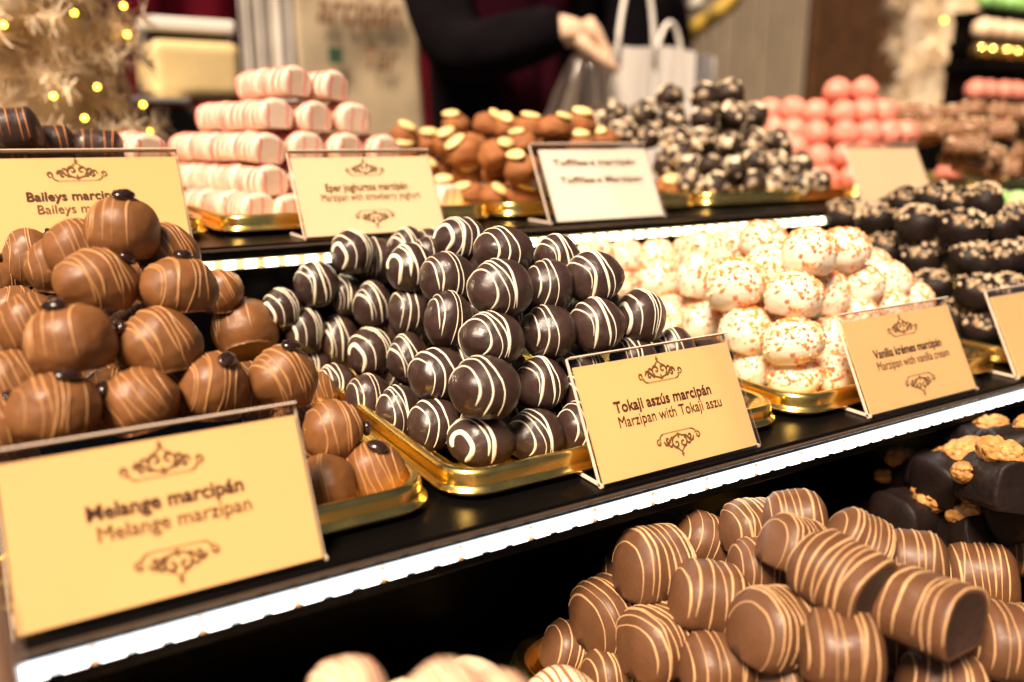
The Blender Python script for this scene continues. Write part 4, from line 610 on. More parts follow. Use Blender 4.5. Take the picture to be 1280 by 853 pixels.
# walnut chocolates
fnw = [loaf_fn(520 + s, 1.0, .95, .10, True, box=True) for s in range(3)]
V_ = [(loaf_mesh('wc', fn, ('black', 'black')), [], 0.0) for fn in fnw]
wn = [walnut_mesh(s) for s in range(4)]
for j, (o, t, va, rnd) in enumerate(place('walnut', V_, 'walnut_chocolate', 'dark chocolate chunk topped with walnut', 'chocolate', 'walnut topped dark chocolates', 10, depth=lambda W, H: H)):
    o.scale = (o.scale.x * .98, o.scale.y * 1.0, o.scale.z * .98)
    o.rotation_euler.z += R(rnd.choice([-50, 30, 60, -20])); o.rotation_euler.y += R(rnd.uniform(-25, 25))
    a = Vector((rnd.uniform(.1, .45), rnd.uniform(-.5, .2), .6)).normalized()
    link('walnut_half', wn[j % 4], o, loc=(a.x * .4, a.y * .35 - .1, .50), rot=(rnd.uniform(-.5, .5) - .5, rnd.uniform(-.3, .5), rnd.uniform(0, 3)), scale=(.85, .95, 1.1))
    if j % 2 == 0: link('walnut_half', wn[(j + 1) % 4], o, loc=(-.20, -.53, .10), rot=(1.35, .1, rnd.uniform(0, 3)), scale=(.55, .6, .8))

# cream balls near the lens
V_ = []
for s in range(2):
    rnd = random.Random(600 + s); fn = ball_fn(80 + s, .05)
    V_.append((ball_mesh('cb', fn, 'cream', 4), [('icing_drizzle', ball_loops(fn, Vector((-.8, -.45, .1)), [.9, .65, .4, .15, -.1, -.35, -.6], [.025, .02, .03, .02, .03, .02, .025], rnd).mesh('d', 'brownline', True), None, None)], 0.0))
for _ in place('cream', V_, 'cream_ball', 'blurred cream ball with brown stripes', 'chocolate', 'cream balls at the bottom edge'): pass

# upper tier -----------------------------------------------------------
al_ = almond_mesh(0)
V_ = []
for s in range(4):
    fn = ball_fn(90 + s, .08, .02, -.36); V_.append((ball_mesh('a', fn, 'cocoa', 4), [], 0.0, fn))
for o, t, va, rnd in place('almond', V_, 'almond_ball', 'cocoa brown ball with a pale almond', 'chocolate', 'cocoa balls topped with almonds', 14):
    a = R(rnd.uniform(-25, 40)); d = Vector((math.sin(a), rnd.uniform(-1.1, -.35), math.cos(a))).normalized()
    q = d.to_track_quat('Z', 'Y').to_matrix() @ Matrix.Rotation(rnd.uniform(-1, 1), 3, 'Z')
    link('almond', al_, o, loc=va[3](d) + d * .04, rot=q.to_euler(), scale=(1.1, 1.1, 1.1))
fillers('almond', V_, 'almond_ball', 'almond pile ball', 'chocolate', 'cocoa balls topped with almonds', .027)
V_ = []
for s in range(5):
    rnd = random.Random(700 + s); fn = ball_fn(100 + s, .08)
    V_.append((ball_mesh('s', fn, 'speckbase', 3), [('flakes', bits(fn, rnd, 24, .16, -.2, 2, .3, (3, 3), .3).mesh('f', ('flake', 'flake2')), None, None)], 0.0))
for _ in place('speck', V_, 'black_white_ball', 'black ball flecked with white flakes', 'chocolate', 'black balls with white flakes', 40): pass
fillers('speck', V_, 'black_white_ball', 'flecked ball', 'chocolate', 'black balls with white flakes', .0265)
V_ = [(ball_mesh('p', ball_fn(110 + s, .06), 'pink', 4), [], 0.0) for s in range(4)]
for _ in place('pink', V_, 'pink_ball', 'coral pink marzipan ball', 'sweet', 'coral pink balls', 30): pass
fillers('pink', V_, 'pink_ball', 'pink ball', 'sweet', 'coral pink balls', .028)
V_ = []
for s in range(4):
    rnd = random.Random(800 + s); fn = loaf_fn(120 + s, 1, .9, .3, False)
    V_.append((loaf_mesh('n', fn, ('nut',), 18, 20), [('crumbs', bits(fn, rnd, 60, .07, -.1, 2, .5, (1, 2), .3, loaf=True).mesh('c', ('crumb', 'crumb2')), None, None)], 0.0))
for o, t, va, rnd in place('nut', V_, 'nut_coated_piece', 'brown nut coated piece', 'chocolate', 'nut coated pieces at upper right', 12): pass
V_ = []
for s in range(3):
    rnd = random.Random(900 + s); fn = loaf_fn(130 + s, 1, .95, .3, False)
    V_.append((loaf_mesh('t', fn, ('dark',)), [('icing_drizzle', loaf_stripes(fn, [-.5, -.2, .25, .5], [.012] * 4, rnd).mesh('d', 'orangeline', True), None, None)], 0.0))
for _ in place('truffle', V_, 'dark_truffle', 'dark truffle with thin orange stripes', 'chocolate', 'dark truffles above the leftmost sign', 8): pass
V_ = loaves(5, 950, 'rollw', 'rollp', 1, lambda r: [-.7 + r.uniform(0, .1), -.45, -.1 + r.uniform(0, .1), .3, .62 + r.uniform(0, .1)], False, (.03, .06), .93, ends=True)
rr = random.Random(5)
rown = ['top', 'second', 'third', 'fourth', 'bottom']; cnt = {}
rl = {}
for r_ in PILES['roll']: rl.setdefault((r_[3], r_[5]), []).append(r_)
for (row, dep), lst in sorted(rl.items()):
    lst.sort(key=lambda r_: r_[0])
    for n, r_ in enumerate(lst):
        x, y, z = r_[:3]; va = V_[rr.randrange(5)]
        o = link('marzipan_roll', va[0], loc=(x, y, z), rot=(R(rr.uniform(-6, 6)), R(rr.uniform(-3, 3)), math.atan2(-.968, .25) + R(rr.uniform(-7, 7))), scale=(.0375, .0275, .0275))
        link('icing_drizzle', va[1][0][1], o)
        pos = 'only one' if len(lst) == 1 else 'leftmost' if n == 0 else 'rightmost' if n == len(lst) - 1 else ORD[n] + ' from left'
        dp = ['at the front', 'second deep', 'third deep', 'fourth deep'][dep]
        thing(o, f'white marzipan roll with pink stripes, {pos} {dep and dp or "facing the lens"}, {rown[row]} row', 'sweet', 'pink striped marzipan rolls')

# ------------------------------------------------------------------ signs
LEAN = R(28)
SW, SN = Vector((0, math.sin(LEAN), math.cos(LEAN))), Vector((0, -math.cos(LEAN), math.sin(LEAN)))
def on(x, v, n=0.0): return Vector((x, 0, 0)) + SW * v + SN * n
def slab(x0, x1, v0, v1, n0, n1, mi=0, mb=None):
    mb = mb or MB(); P_ = [on(x, v, n) for x in (x0, x1) for v in (v0, v1) for n in (n0, n1)]
    return mb.add(P_, [(0, 1, 3, 2), (4, 6, 7, 5), (0, 4, 5, 1), (2, 3, 7, 6), (0, 2, 6, 4), (1, 5, 7, 3)], mi)
def text_mesh(s, size, bold, w, xc, v, italic=0.0, warp=None, m_='ink', n0=.0009):
    cu_ = bpy.data.curves.new('t', 'FONT'); cu_.body = s; cu_.size = 1; cu_.offset = .018 if bold else .0; cu_.shear = italic; cu_.extrude = 0.0; cu_.resolution_u = 4
    cu_.align_x = 'CENTER'
    ob = bpy.data.objects.new('t', cu_); COL.objects.link(ob); dg = bpy.context.evaluated_depsgraph_get()
    me = bpy.data.meshes.new_from_object(ob.evaluated_get(dg)); bpy.data.objects.remove(ob); bpy.data.curves.remove(cu_)
    xs = [q.co.x for q in me.vertices]; k = w / (max(xs) - min(xs)); ky = size if size else k; mid = (max(xs) + min(xs)) / 2
    for q in me.vertices: q.co = (warp or on)(xc + (q.co.x - mid) * k, v + q.co.y * ky, n0)
    me.materials.clear(); me.materials.append(M[m_]); return me
def spiral(cx, cy, r0, turns, a0, sgn, k=22):
    return [(cx + r0 * (1 - .82 * i / k) * math.cos(a0 + sgn * turns * 2 * math.pi * i / k), cy + r0 * (1 - .82 * i / k) * math.sin(a0 + sgn * turns * 2 * math.pi * i / k)) for i in range(k + 1)]
def ornament(xc, vc, w, flip, m_='ink'):
    """mirrored scrollwork with a straight rule, drawn as flat ink"""
    S = w / 2; L_ = []
    L_.append(([(-.62, -.30), (.62, -.30)], .014, 0))
    for s in (1, -1):
        def ms(p): return [(s * x, y) for x, y in p]
        L_.append((ms(spiral(.90, -.02, .13, 1.15, -2.2, 1)), .030, 1)); L_.append((ms([(.62, -.30), (.74, -.27), (.84, -.18), (.80, -.10)]), .022, 1))
        L_.append((ms(spiral(.17, .12, .19, 1.1, -1.2, 1)), .034, 1)); L_.append((ms([(.03, -.22), (.10, -.16), (.28, -.10), (.34, .06), (.27, .24), (.12, .32), (.02, .44)]), .030, 1))
        L_.append((ms([(.30, -.14), (.42, -.02), (.52, .12), (.64, .10), (.70, -.02)]), .046, 1)); L_.append((ms(spiral(.50, -.06, .12, .9, 2.6, -1)), .036, 1))
        L_.append((ms([(.32, .10), (.40, .20), (.50, .18)]), .038, 1))
    L_.append(([(0, .40), (0, .62)], .030, 0)); L_.append(([(-.07, .52), (.07, .52)], .026, 0)); L_.append(([(0, -.24), (0, -.06)], .036, 0)); L_.append(([(-.06, -.15), (.06, -.15)], .026, 0))
    mb = MB(); f = -1 if flip else 1
    for li, (pts, wd_, tp) in enumerate(L_):
        N = len(pts); V = []
        for i, (x, y) in enumerate(pts):
            ax, ay = pts[max(i - 1, 0)]; bx_, by_ = pts[min(i + 1, N - 1)]; dx, dy = bx_ - ax, by_ - ay; q = math.hypot(dx, dy) or 1
            w_ = wd_ * .66 * (1 if not tp else .45 + .9 * math.sin(math.pi * (i + .6) / (N + .2)))
            for e in (1, -1): V.append(on(xc + (x - dy / q * w_ * e) * S, vc + f * (y + dx / q * w_ * e) * S, .0009 + li * .00001))
        mb.add(V, [(2 * i, 2 * i + 1, 2 * i + 3, 2 * i + 2) for i in range(N - 1)])
    return mb.mesh('ornament', m_)
def sign(x0, y, z, w, h, lines, label, card='card', inset=(0, 0), tilt=0.0, ink='ink', orn=True):
    """bent clear acrylic holder with a printed card inside"""
    g = thing(empty('price_sign', (x0, y, z + .0006), tilt), label, 'sign', 'printed signs in clear holders')
    hb = MB(); slab(0, w, 0, h + .0035, -.0022, -.0008, 0, hb)                # back leg of the holder
    hb.box((w / 2, .016, .0007), (w, .032, .0013)); slab(0, w, 0, h + .0035, .0013, .0021, 0, hb)
    hb.build('acrylic_holder', 'clear', g)
    eb = MB()
    for xa in (-.0002, w - .0004): slab(xa, xa + .0006, 0, h + .0035, -.0023, -.0009, 0, eb); eb.box((xa + .0005, .016, .0008), (.0010, .0323, .0014))
    slab(0, w, h + .0035, h + .0040, -.0023, .0022, 0, eb)
    eb.build('holder_edge', 'clearedge', g)
    slab(.0012 + inset[0], w - .0012, .0015, h - .001, -.0006, .0004).build('card', card, g)
    cx = w / 2 + inset[0] / 2
    if orn:
        for vc, fl in ((.82, False), (.235, True)): link('ornament', ornament(cx, h * vc, w * .27, fl, 'ink2'), g)
    for s, v, tw, b, sz, dx, m_ in lines:
        link('lettering', text_mesh(s, sz, b, w * tw, cx + dx * w, h * v, m_=m_), g)
    return g
T1 = .0076
sign(-.0135, YM + .003, ZM, .1025, .058, [('Melange marcipán', .56, .51, True, T1, .0, 'ink'), ('Melange marzipan', .43, .50, False, T1, .02, 'ink2')],
     'large gold sign reading Melange marcipán, front left below the coffee bean balls')
sign(.2190, YM + .003, ZM, .1010, .058, [('Tokaji aszús marcipán', .555, .61, True, T1, -.02, 'ink'), ('Marzipan with Tokaji aszu', .43, .65, False, T1, .005, 'ink')],
     'gold sign reading Tokaji aszús marcipán in front of the dark striped balls')
sign(.4095, YM + .003, ZM, .1055, .058, [('Vanília krémes marcipán', .555, .62, True, T1, -.01, 'ink'), ('Marzipan with vanilla cream', .43, .66, False, T1, .01, 'ink2')],
     'gold sign reading Vanília krémes marcipán in front of the sprinkled chocolates')
sign(.5620, YM + .003, ZM, .1010, .058, [('Grillázs marcipán', .555, .5, True, T1, 0, 'ink')][:0], 'plain gold sign corner cut off by the right edge of the photo', orn=False)
sign(-.0170, YU + .003, ZT, .1130, .060, [('Baileys marcipán', .545, .44, True, .0078, -.02, 'ink'), ('Baileys marzipan', .415, .42, False, .0078, .01, 'ink2')],
     'gold sign reading Baileys marcipán at upper left behind the topmost milk ball')
sign(.1640, YU + .003, ZT, .1010, .058, [('Eper joghurtos marcipán', .56, .58, True, T1, -.01, 'ink2'), ('Marzipan with strawberry yoghurt', .44, .70, False, T1, .01, 'ink2')],
     'pale gold sign reading Eper joghurtos marcipán before the pink striped rolls', card='card2')
sign(.3530, YU + .003, ZT, .1120, .062, [('Toffifee-s marcipán', .76, .72, True, T1, -.02, 'ink2'), ('Toffifee-s Marzipan', .52, .72, True, T1, .0, 'ink2')],
     'white sign with two brown lines in front of the almond balls', card='wcard', inset=(.005, 0), orn=False)
sign(.7180, YU + .003, ZT, .1130, .060, [], 'blank looking cream sign in front of the coral pink balls', card='card2', orn=False)

# ------------------------------------------------------------------ lower layers that carry the visible pieces (never seen from the photograph's place)
def support(kind, me, D, name, label, cat):
    mb = MB(); mats_ = list(me.materials)
    vs = [v.co.copy() for v in me.vertices]; fs = [list(p.vertices) for p in me.polygons]
    for i, (x, y, z) in enumerate(UNDER.get(kind, [])):
        q = Matrix.Translation((x, y, z)) @ Matrix.Rotation(i * 1.7, 4, 'Z') @ Matrix.Scale(D, 4)
        mb.add([q @ v for v in vs], fs)
    if not mb.v: return
    o = mb.build(name, BASEMAT[kind], None, True); o['kind'] = 'stuff'; thing(o, label, cat)
BASEMAT = dict(dark='dark', milk='milk', white='white', crumb='black', log='milk2', cream='cream', walnut='black', pink='pink', speck='speckbase', almond='cocoa')
_low = ball_mesh('under', ball_fn(5, .05), 'dark', 3)
for k_, d_, l_ in (('dark', .030, 'lower layers of dark balls inside the striped pile'), ('milk', .032, 'lower layers of milk chocolate balls inside their pile'), ('white', .031, 'lower layers of white chocolates inside their pile'), ('crumb', .031, 'lower layers of crumb topped chocolates inside their pile'),
                   ('log', .033, 'lower layers of milk chocolate pieces inside their pile'), ('cream', .030, 'lower layers of cream balls at the bottom edge'), ('walnut', .033, 'lower layers of walnut chocolates inside their pile'),
                   ('pink', .028, 'lower layers of coral pink balls inside their pile'), ('speck', .026, 'lower layers of flecked balls inside their pile'), ('almond', .027, 'lower layers of cocoa balls inside the almond pile')):
    support(k_, _low, d_, 'pile_base', l_, 'chocolate')
# ------------------------------------------------------------------ behind the stand
GZ = -1.12
structure(MB().box((3, 3, GZ - .01), (40, 40, .02)).build('ground', 'ground'))
o = MB().box((.6, 1.08, -.12), (2.9, .40, .03)).box((.6, 1.08, -.62), (2.8, .34, .96)).build('work_counter', 'dk'); thing(o, 'dark work counter behind the display stand', 'counter')
o = MB().box((.02, 1.58, -.12), (.95, .42, .03)).box((.02, 1.58, -.62), (.9, .38, .96)).build('side_counter', 'dk'); thing(o, 'dark side counter carrying the cream machine', 'counter')

def tinsel_tree(x, y, z0, z1, r0, r1, nb, seed, label, needles=46, nl=.030, bulbs=(), nw=.0011):
    rnd = random.Random(seed); g = thing(empty('tinsel_tree', (x, y, z0)), label, 'tinsel tree'); H = z1 - z0
    MB().tube([(0, 0, 0), (0, 0, H)], [.012, .005], 10).build('trunk', 'tinsel', g, True)
    mb = MB()
    for i in range(nb):
        t = (i + rnd.random()) / nb; a = rnd.uniform(0, 2 * math.pi); L = (r0 + (r1 - r0) * t) * rnd.uniform(.75, 1.1); h = H * t
        d = Vector((math.cos(a), math.sin(a), rnd.uniform(-.1, .45))).normalized(); p0 = Vector((0, 0, h)); up = d.orthogonal().normalized(); sd = d.cross(up)
        for k in range(needles):
            s = rnd.uniform(.3, 1) * L; b = rnd.uniform(0, 2 * math.pi); q = (up * math.cos(b) + sd * math.sin(b)) + d * rnd.uniform(.1, .8); q.normalize()
            p = p0 + d * s + Vector((0, 0, -.12 * s * s / max(L, .01))); l = nl * rnd.uniform(.5, 1.2); w = q.cross(Vector((rnd.gauss(0, 1), rnd.gauss(0, 1), rnd.gauss(0, 1)))).normalized() * nw
            n0 = len(mb.v); mb.v += [p - w, p + w, p + q * l + w * .4, p + q * l - w * .4]; mb.f.append([n0, n0 + 1, n0 + 2, n0 + 3]); mb.m.append(0)
    o = mb.build('tinsel', 'tinsel', g); o['kind'] = 'stuff'
    V = []; F = []; nu_, nv_ = 40, 30
    for k in range(nv_ + 1):
        t = k / nv_; rr = (r0 + (r1 - r0) * t) * .72 * (1 if 0 < k < nv_ else .05)
        for i in range(nu_):
            a = 2 * math.pi * i / nu_; w = 1 + .45 * noise.noise(Vector((math.cos(a) * 3, math.sin(a) * 3, t * H * 26 + seed))); V.append((math.cos(a) * rr * w, math.sin(a) * rr * w, H * t))
    for k in range(nv_):
        for i in range(nu_): F.append((k * nu_ + i, k * nu_ + (i + 1) % nu_, (k + 1) * nu_ + (i + 1) % nu_, (k + 1) * nu_ + i))
    link('inner_tinsel', mesh('inner_tinsel', V, F, 'tinsel'), g)
    V, F = ico(2); bmsh = mesh('fairy_light', [v * .0026 for v in V], F, 'bulb')
    for b in bulbs: link('fairy_light', bmsh, g, loc=Vector(b[:3]) - Vector((x, y, z0)), scale=(b[3],) * 3 if len(b) > 3 else None)
    return g
tinsel_tree(-.03, 1.02, -.105, .42, .205, .13, 900, 11, 'cream white tinsel tree with yellow fairy lights at upper left', 125, .021,
            [(.126, .94, .096), (.078, .90, .108), (.124, .93, .121), (.088, .88, .043), (.050, .85, .033), (.073, .86, .015), (.1340, .94, .030), (.1400, .95, .004), (.02, .86, .09)])
tinsel_tree(2.93, 1.90, GZ, 1.0, .19, .17, 420, 12, 'pale tinsel column with yellow fairy lights beside the brown boards', 60, .07,
            [(2.76, 1.80, .372, 1.9), (2.80, 1.75, .392, 1.2), (2.96, 1.70, .372, 2.0), (3.16, 1.75, .375, 1.8)], .003)

# cream machine
g = thing(empty('counter_machine', (.30, 1.5, -.105)), 'cream box shaped machine with a pale bar across its top', 'machine')
o = MB().box((.005, .09, .21), (.145, .17, .092)).build('housing', 'machine', g); bevel(o, .018, 4)
o = MB().box((0, .05, .281), (.146, .06, .021)).build('top_bar', 'bag', g); bevel(o, .005, 3)
MB().box((0, .07, .258), (.13, .08, .014)).build('gap_shade', 'dk', g)  # dark box added to blacken the shaded gap under the bar
o = MB().box((-.075, -.01, .158), (.10, .11, .010)).build('metal_shelf', 'silver', g); bevel(o, .003, 2)
o = MB().box((-.02, .07, .075), (.16, .16, .150)).build('base', 'dk', g); bevel(o, .008, 2)
for s in (-.07, .07): MB().box((s, .07, .262), (.010, .03, .05)).build('bracket', 'silver', g)

def drape(x0, x1, y, z0, z1, mt_, name, folds, amp, parent=None, dirv=(1, 0), seed=0):
    nx, nz = 90, 14; V = []; F = []
    for i in range(nx + 1):
        for k in range(nz + 1):
            s = i / nx; v = k / nz; a = amp * (1 - .35 * v)
            off = a * math.sin(s * folds * 2 * math.pi + 1.3 * math.sin(s * 7 + seed)) + a * .4 * noise.noise(Vector((s * folds, v * 2, seed)))
            V.append((x0 + (x1 - x0) * s + off * .15, y + off, z0 + (z1 - z0) * v))
    for i in range(nx):
        for k in range(nz): F.append((i * (nz + 1) + k, (i + 1) * (nz + 1) + k, (i + 1) * (nz + 1) + k + 1, i * (nz + 1) + k + 1))
    b = link(name, mesh(name, V, F, mt_), parent); sdf = b.modifiers.new('thick', 'SOLIDIFY'); sdf.thickness = .004; return b
thing(drape(-1.4, 2.25, 2.5, GZ, 1.3, 'maroon', 'curtain', 22, .035), 'dark maroon curtain closing the stall behind the vendor', 'curtain')
# hanging pale cloths
for k, (x0, x1, lb) in enumerate(((.505, .555, 'narrow pale cloth hanging left of its twin behind the rolls'), (.553, .625, 'wider pale cloth hanging next to the printed paper'))):
    g = drape(x0, x1, 2.0 - .03 * k, .02, .52, 'cloth', 'hanging_cloth', 2.2, .012, seed=k * 3); thing(g, lb, 'cloth', 'pale cloths hanging in the back'); MB().tube([((x0 + x1) / 2, 1.995 - .03 * k, .50), ((x0 + x1) / 2, 1.995 - .03 * k, 1.6)], .002, 6).build('cord', 'dk', g)
# printed bag/paper
def poster_on(x, v, n=0.0): return Vector((x, 1.70 - n, v))
g = thing(empty('printed_paper', (0, 0, 0)), 'kraft paper poster with large brown lettering left of the vendor', 'poster')
nx = 24; V = []; F = []
for i in range(nx + 1):
    for k in range(nx + 1):
        s, v = i / nx, k / nx; V.append((.545 + .265 * s - .012 * math.sin(v * 3), 1.705 + .008 * noise.noise(Vector((s * 3, v * 4, 1))), -.02 + .40 * v))
for i in range(nx):
    for k in range(nx): F.append((i * (nx + 1) + k, (i + 1) * (nx + 1) + k, (i + 1) * (nx + 1) + k + 1, i * (nx + 1) + k + 1))
b = link('paper_sheet', mesh('paper_sheet', V, F, 'paper'), g); sd = b.modifiers.new('thick', 'SOLIDIFY'); sd.thickness = .003; sd.offset = -1
link('lettering', text_mesh('arcipán', .085, True, .18, .662, .215, .25, poster_on, 'brink', .012), g)
link('lettering', text_mesh('Tár', .065, True, .075, .705, .132, .25, poster_on, 'brink', .012), g)
MB().box((.607, 1.69, .155), (.028, .002, .030)).build('green_print', 'greenp', g)
# stand for the poster
MB().box((.655, 1.745, -.40), (.03, .03, 1.44)).build('support_post', 'dk', g)

# ------------------------------------------------------------------ people
def skin_mesh(name, joints, bones, mt_, sub=2):
    me = bpy.data.meshes.new(name); me.from_pydata([j[:3] for j in joints], bones, []); ob = bpy.data.objects.new(name, me); COL.objects.link(ob)
    md = ob.modifiers.new('s', 'SKIN'); md.use_smooth_shade = True
    bm = bmesh.new(); bm.from_mesh(me); ly = bm.verts.layers.skin.verify(); bm.verts.ensure_lookup_table()
    for v, j in zip(bm.verts, joints):
        r_ = j[3]; v[ly].radius = r_ if isinstance(r_, tuple) else (r_, r_)
    bm.verts[0][ly].use_root = True; bm.to_mesh(me); bm.free()
    sb = ob.modifiers.new('u', 'SUBSURF'); sb.levels = sub; sb.render_levels = sub
    dg = bpy.context.evaluated_depsgraph_get(); out = bpy.data.meshes.new_from_object(ob.evaluated_get(dg)); bpy.data.objects.remove(ob)
    out.materials.clear(); out.materials.append(M[mt_])
    out.polygons.foreach_set('use_smooth', [True] * len(out.polygons)); return out
def hand_joints(J, B, wrist, palm_dir, side, curl_dir, base):
    """palm, four unequal fingers with two bends each, thumb from the side; appended to the joint lists"""
    w = Vector(wrist); d = Vector(palm_dir).normalized(); s = Vector(side).normalized(); c = Vector(curl_dir).normalized()
    k = len(J); J.append((*(w + d * .030), (.026, .018))); B.append((base, k)); J.append((*(w + d * .052), (.029, .018))); B.append((k, k + 1))
    for f, (o_, L, r_) in enumerate(((-.027, .030, .0088), (-.009, .034, .0092), (.009, .032, .009), (.026, .025, .0078))):
        a = w + d * .066 + s * o_; q = len(J); J.append((*a, r_ * 1.1)); B.append((k + 1, q))
        L *= .85; p1 = a + d * L * .25 + c * L * .70; p2 = p1 + c * L * .45 - d * L * .62; p3 = p2 - c * L * .25 - d * L * .45
        for p in (p1, p2, p3): J.append((*p, r_)); B.append((len(J) - 2, len(J) - 1)); r_ *= .93
    t = w + d * .03 - s * .034; q = len(J); J.append((*t, .012)); B.append((k, q)); t2 = t + d * .03 - s * .012 + c * .016; J.append((*t2, .0105)); B.append((q, q + 1)); t3 = t2 + d * .022 + c * .022 + s * .010; J.append((*t3, .009)); B.append((q + 1, q + 2))
def person(x, y, fz, label, elbowR, wristR, elbowL, wristL, apron=True, facing=1):
    g = thing(empty('person', (x, y, fz)), label, 'person')
    def P_(px, py, pz, r_): return (px, py, pz, r_)
    Jb = [P_(0, 0, .93, (.155, .11)), P_(0, 0, 1.12, (.14, .10)), P_(0, 0, 1.30, (.165, .11)), P_(0, 0, 1.40, (.10, .075)), P_(0, -.005, 1.47, .052), P_(0, -.012, 1.56, (.078, .088)), P_(0, -.012, 1.64, (.074, .088))]
    Bb = [(0, 1), (1, 2), (2, 3), (3, 4), (4, 5), (5, 6)]
    def limb(src, pts):
        p = src
        for q in pts: Jb.append(q); Bb.append((p, len(Jb) - 1)); p = len(Jb) - 1
        return p
    wr = limb(3, [P_(-.185, 0, 1.385, .055), (*elbowR, .042), (*wristR, .027)]); wl = limb(3, [P_(.185, 0, 1.385, .055), (*elbowL, .042), (*wristL, .027)])
    hand_joints(Jb, Bb, wristR, (.95, -.12, -.05), (0, .5, .5), (.1, -.25, -.9), wr); hand_joints(Jb, Bb, wristL, (-.4, -.8, -.3), (.8, -.3, 0), (0, 0, -1), wl)
    for s in (-1, 1): limb(0, [P_(s * .09, 0, .88, .085), P_(s * .10, -.01, .50, .06), P_(s * .10, .02, .10, .042), P_(s * .10, .015, .05, .04), P_(s * .105, -.12, .035, .032)])
    link('body', skin_mesh('body', Jb, Bb, 'skin'), g)
    Jc = [(0, 0, .90, (.185, .14)), (0, 0, 1.12, (.175, .135)), (0, 0, 1.30, (.195, .14)), (0, 0, 1.41, (.11, .09)), (0, -.005, 1.46, .062)]; Bc = [(0, 1), (1, 2), (2, 3), (3, 4)]
    for s, e, w in ((-1, elbowR, wristR), (1, elbowL, wristL)):
        k = len(Jc); e, w = Vector(e), Vector(w); Jc.append((s * .19, 0, 1.38, .075)); Bc.append((3, k)); Jc.append((*e, .062)); Bc.append((k, k + 1)); Jc.append((*(e + (w - e) * .5), .052)); Bc.append((k + 1, k + 2)); Jc.append((*(e + (w - e) * 1.08), .040)); Bc.append((k + 2, k + 3))
    link('jacket', skin_mesh('jacket', Jc, Bc, 'jacket'), g)
    Jt = [(0, 0, .93, (.18, .135))]; Bt = []
    for s in (-1, 1):
        k = len(Jt); Jt += [(s * .09, 0, .86, .10), (s * .10, -.01, .50, .078), (s * .10, .02, .08, .062)]; Bt += [(0, k), (k, k + 1), (k + 1, k + 2)]
    link('trousers', skin_mesh('trousers', Jt, Bt, 'jacket'), g)
    V, F = ico(4); hv = []
    for v in V:
        p = Vector((v.x * .092, v.y * .104, v.z * .115)) * (1 + .05 * noise.noise(v * 4)); 
        if v.y < -.35 and v.z < .45: p *= .80
        if v.z < -.45: p *= .8
        hv.append(p + Vector((0, .006, 1.62)))
    link('hair', mesh('hair', hv, F, 'hair'), g)
    V, F = ico(2)
    for s in (-1, 1): 
        e = link('eye', mesh('eye', [v * .0095 for v in V], F, 'eye'), g, loc=(s * .031, -.090, 1.60)); link('pupil', mesh('pupil', [v * .0055 for v in V], F, 'hair'), e, loc=(0, -.008, 0))
        link('ear', mesh('ear', [Vector((v.x * .008, v.y * .017, v.z * .03)) for v in V], F, 'skin'), g, loc=(s * .079, -.005, 1.59))
    link('nose', mesh('nose', [Vector((v.x * .013, v.y * .02, v.z * .024)) for v in V], F, 'skin'), g, loc=(0, -.103, 1.575))
    link('mouth', mesh('mouth', [Vector((v.x * .024, v.y * .008, v.z * .007)) for v in V], F, 'red'), g, loc=(0, -.093, 1.535))
    if apron:
        V = []; F = []; n = 22
        for i in range(n + 1):
            for k in range(n + 1):
                s, t = i / n * 2 - 1, k / n; wv = .05 + .10 * min(1, t * 1.6) if t < .99 else .15
                xx = s * (.13 * (.25 + .75 * min(1, t * 1.2)) ) - .03 + .05 * (1 - t); xx -= .055; V.append((xx, -.148 + .16 * (xx * xx) / .05 - .006 * math.cos(s * 9), 1.02 + .36 * t))
        for i in range(n):
            for k in range(n): F.append((i * (n + 1) + k, (i + 1) * (n + 1) + k, (i + 1) * (n + 1) + k + 1, i * (n + 1) + k + 1))
        a = link('apron_bib', mesh('apron_bib', V, F, 'purple'), g); a.modifiers.new('t', 'SOLIDIFY').thickness = .003
    return g
fz = GZ + .10
person(.87, 1.44, fz, 'vendor in a black jacket with a wine coloured bib, one fist holding a plastic bag',
       (-.195, -.13, .12 - fz), (-.080, -.27, .165 - fz), (.24, -.06, .08 - fz), (.20, -.17, -.02 - fz))
person(1.52, 1.98, fz, 'second figure in black standing behind the white paper bag',
       (-.25, .03, .15 - fz), (-.20, -.12, .02 - fz), (.25, .03, .15 - fz), (.20, -.12, .02 - fz), False)

# clear plastic bag hanging from the fist
nu, nv = 40, 22; V = []; F = []
for k in range(nv + 1):
    t = k / nv; rr_ = .014 + .062 * (t ** .6); z = .135 - .22 * t
    for i in range(nu):
        a = 2 * math.pi * i / nu; w = 1 + .22 * (1 - t * .4) * math.sin(a * 7 + 3 * t) + .15 * noise.noise(Vector((math.cos(a) * 2, math.sin(a) * 2, t * 3)))
        V.append((.845 + math.cos(a) * rr_ * w - .02 * t, 1.165 + math.sin(a) * rr_ * w * .7, z))
for k in range(nv):
    for i in range(nu): F.append((k * nu + i, k * nu + (i + 1) % nu, (k + 1) * nu + (i + 1) % nu, (k + 1) * nu + i))
F.append(tuple(range(nv * nu, nv * nu + nu)))
o = link('plastic_bag', mesh('plastic_bag', V, F, 'plastic')); thing(o, 'crumpled clear plastic bag held in the vendor\'s fist', 'plastic bag')

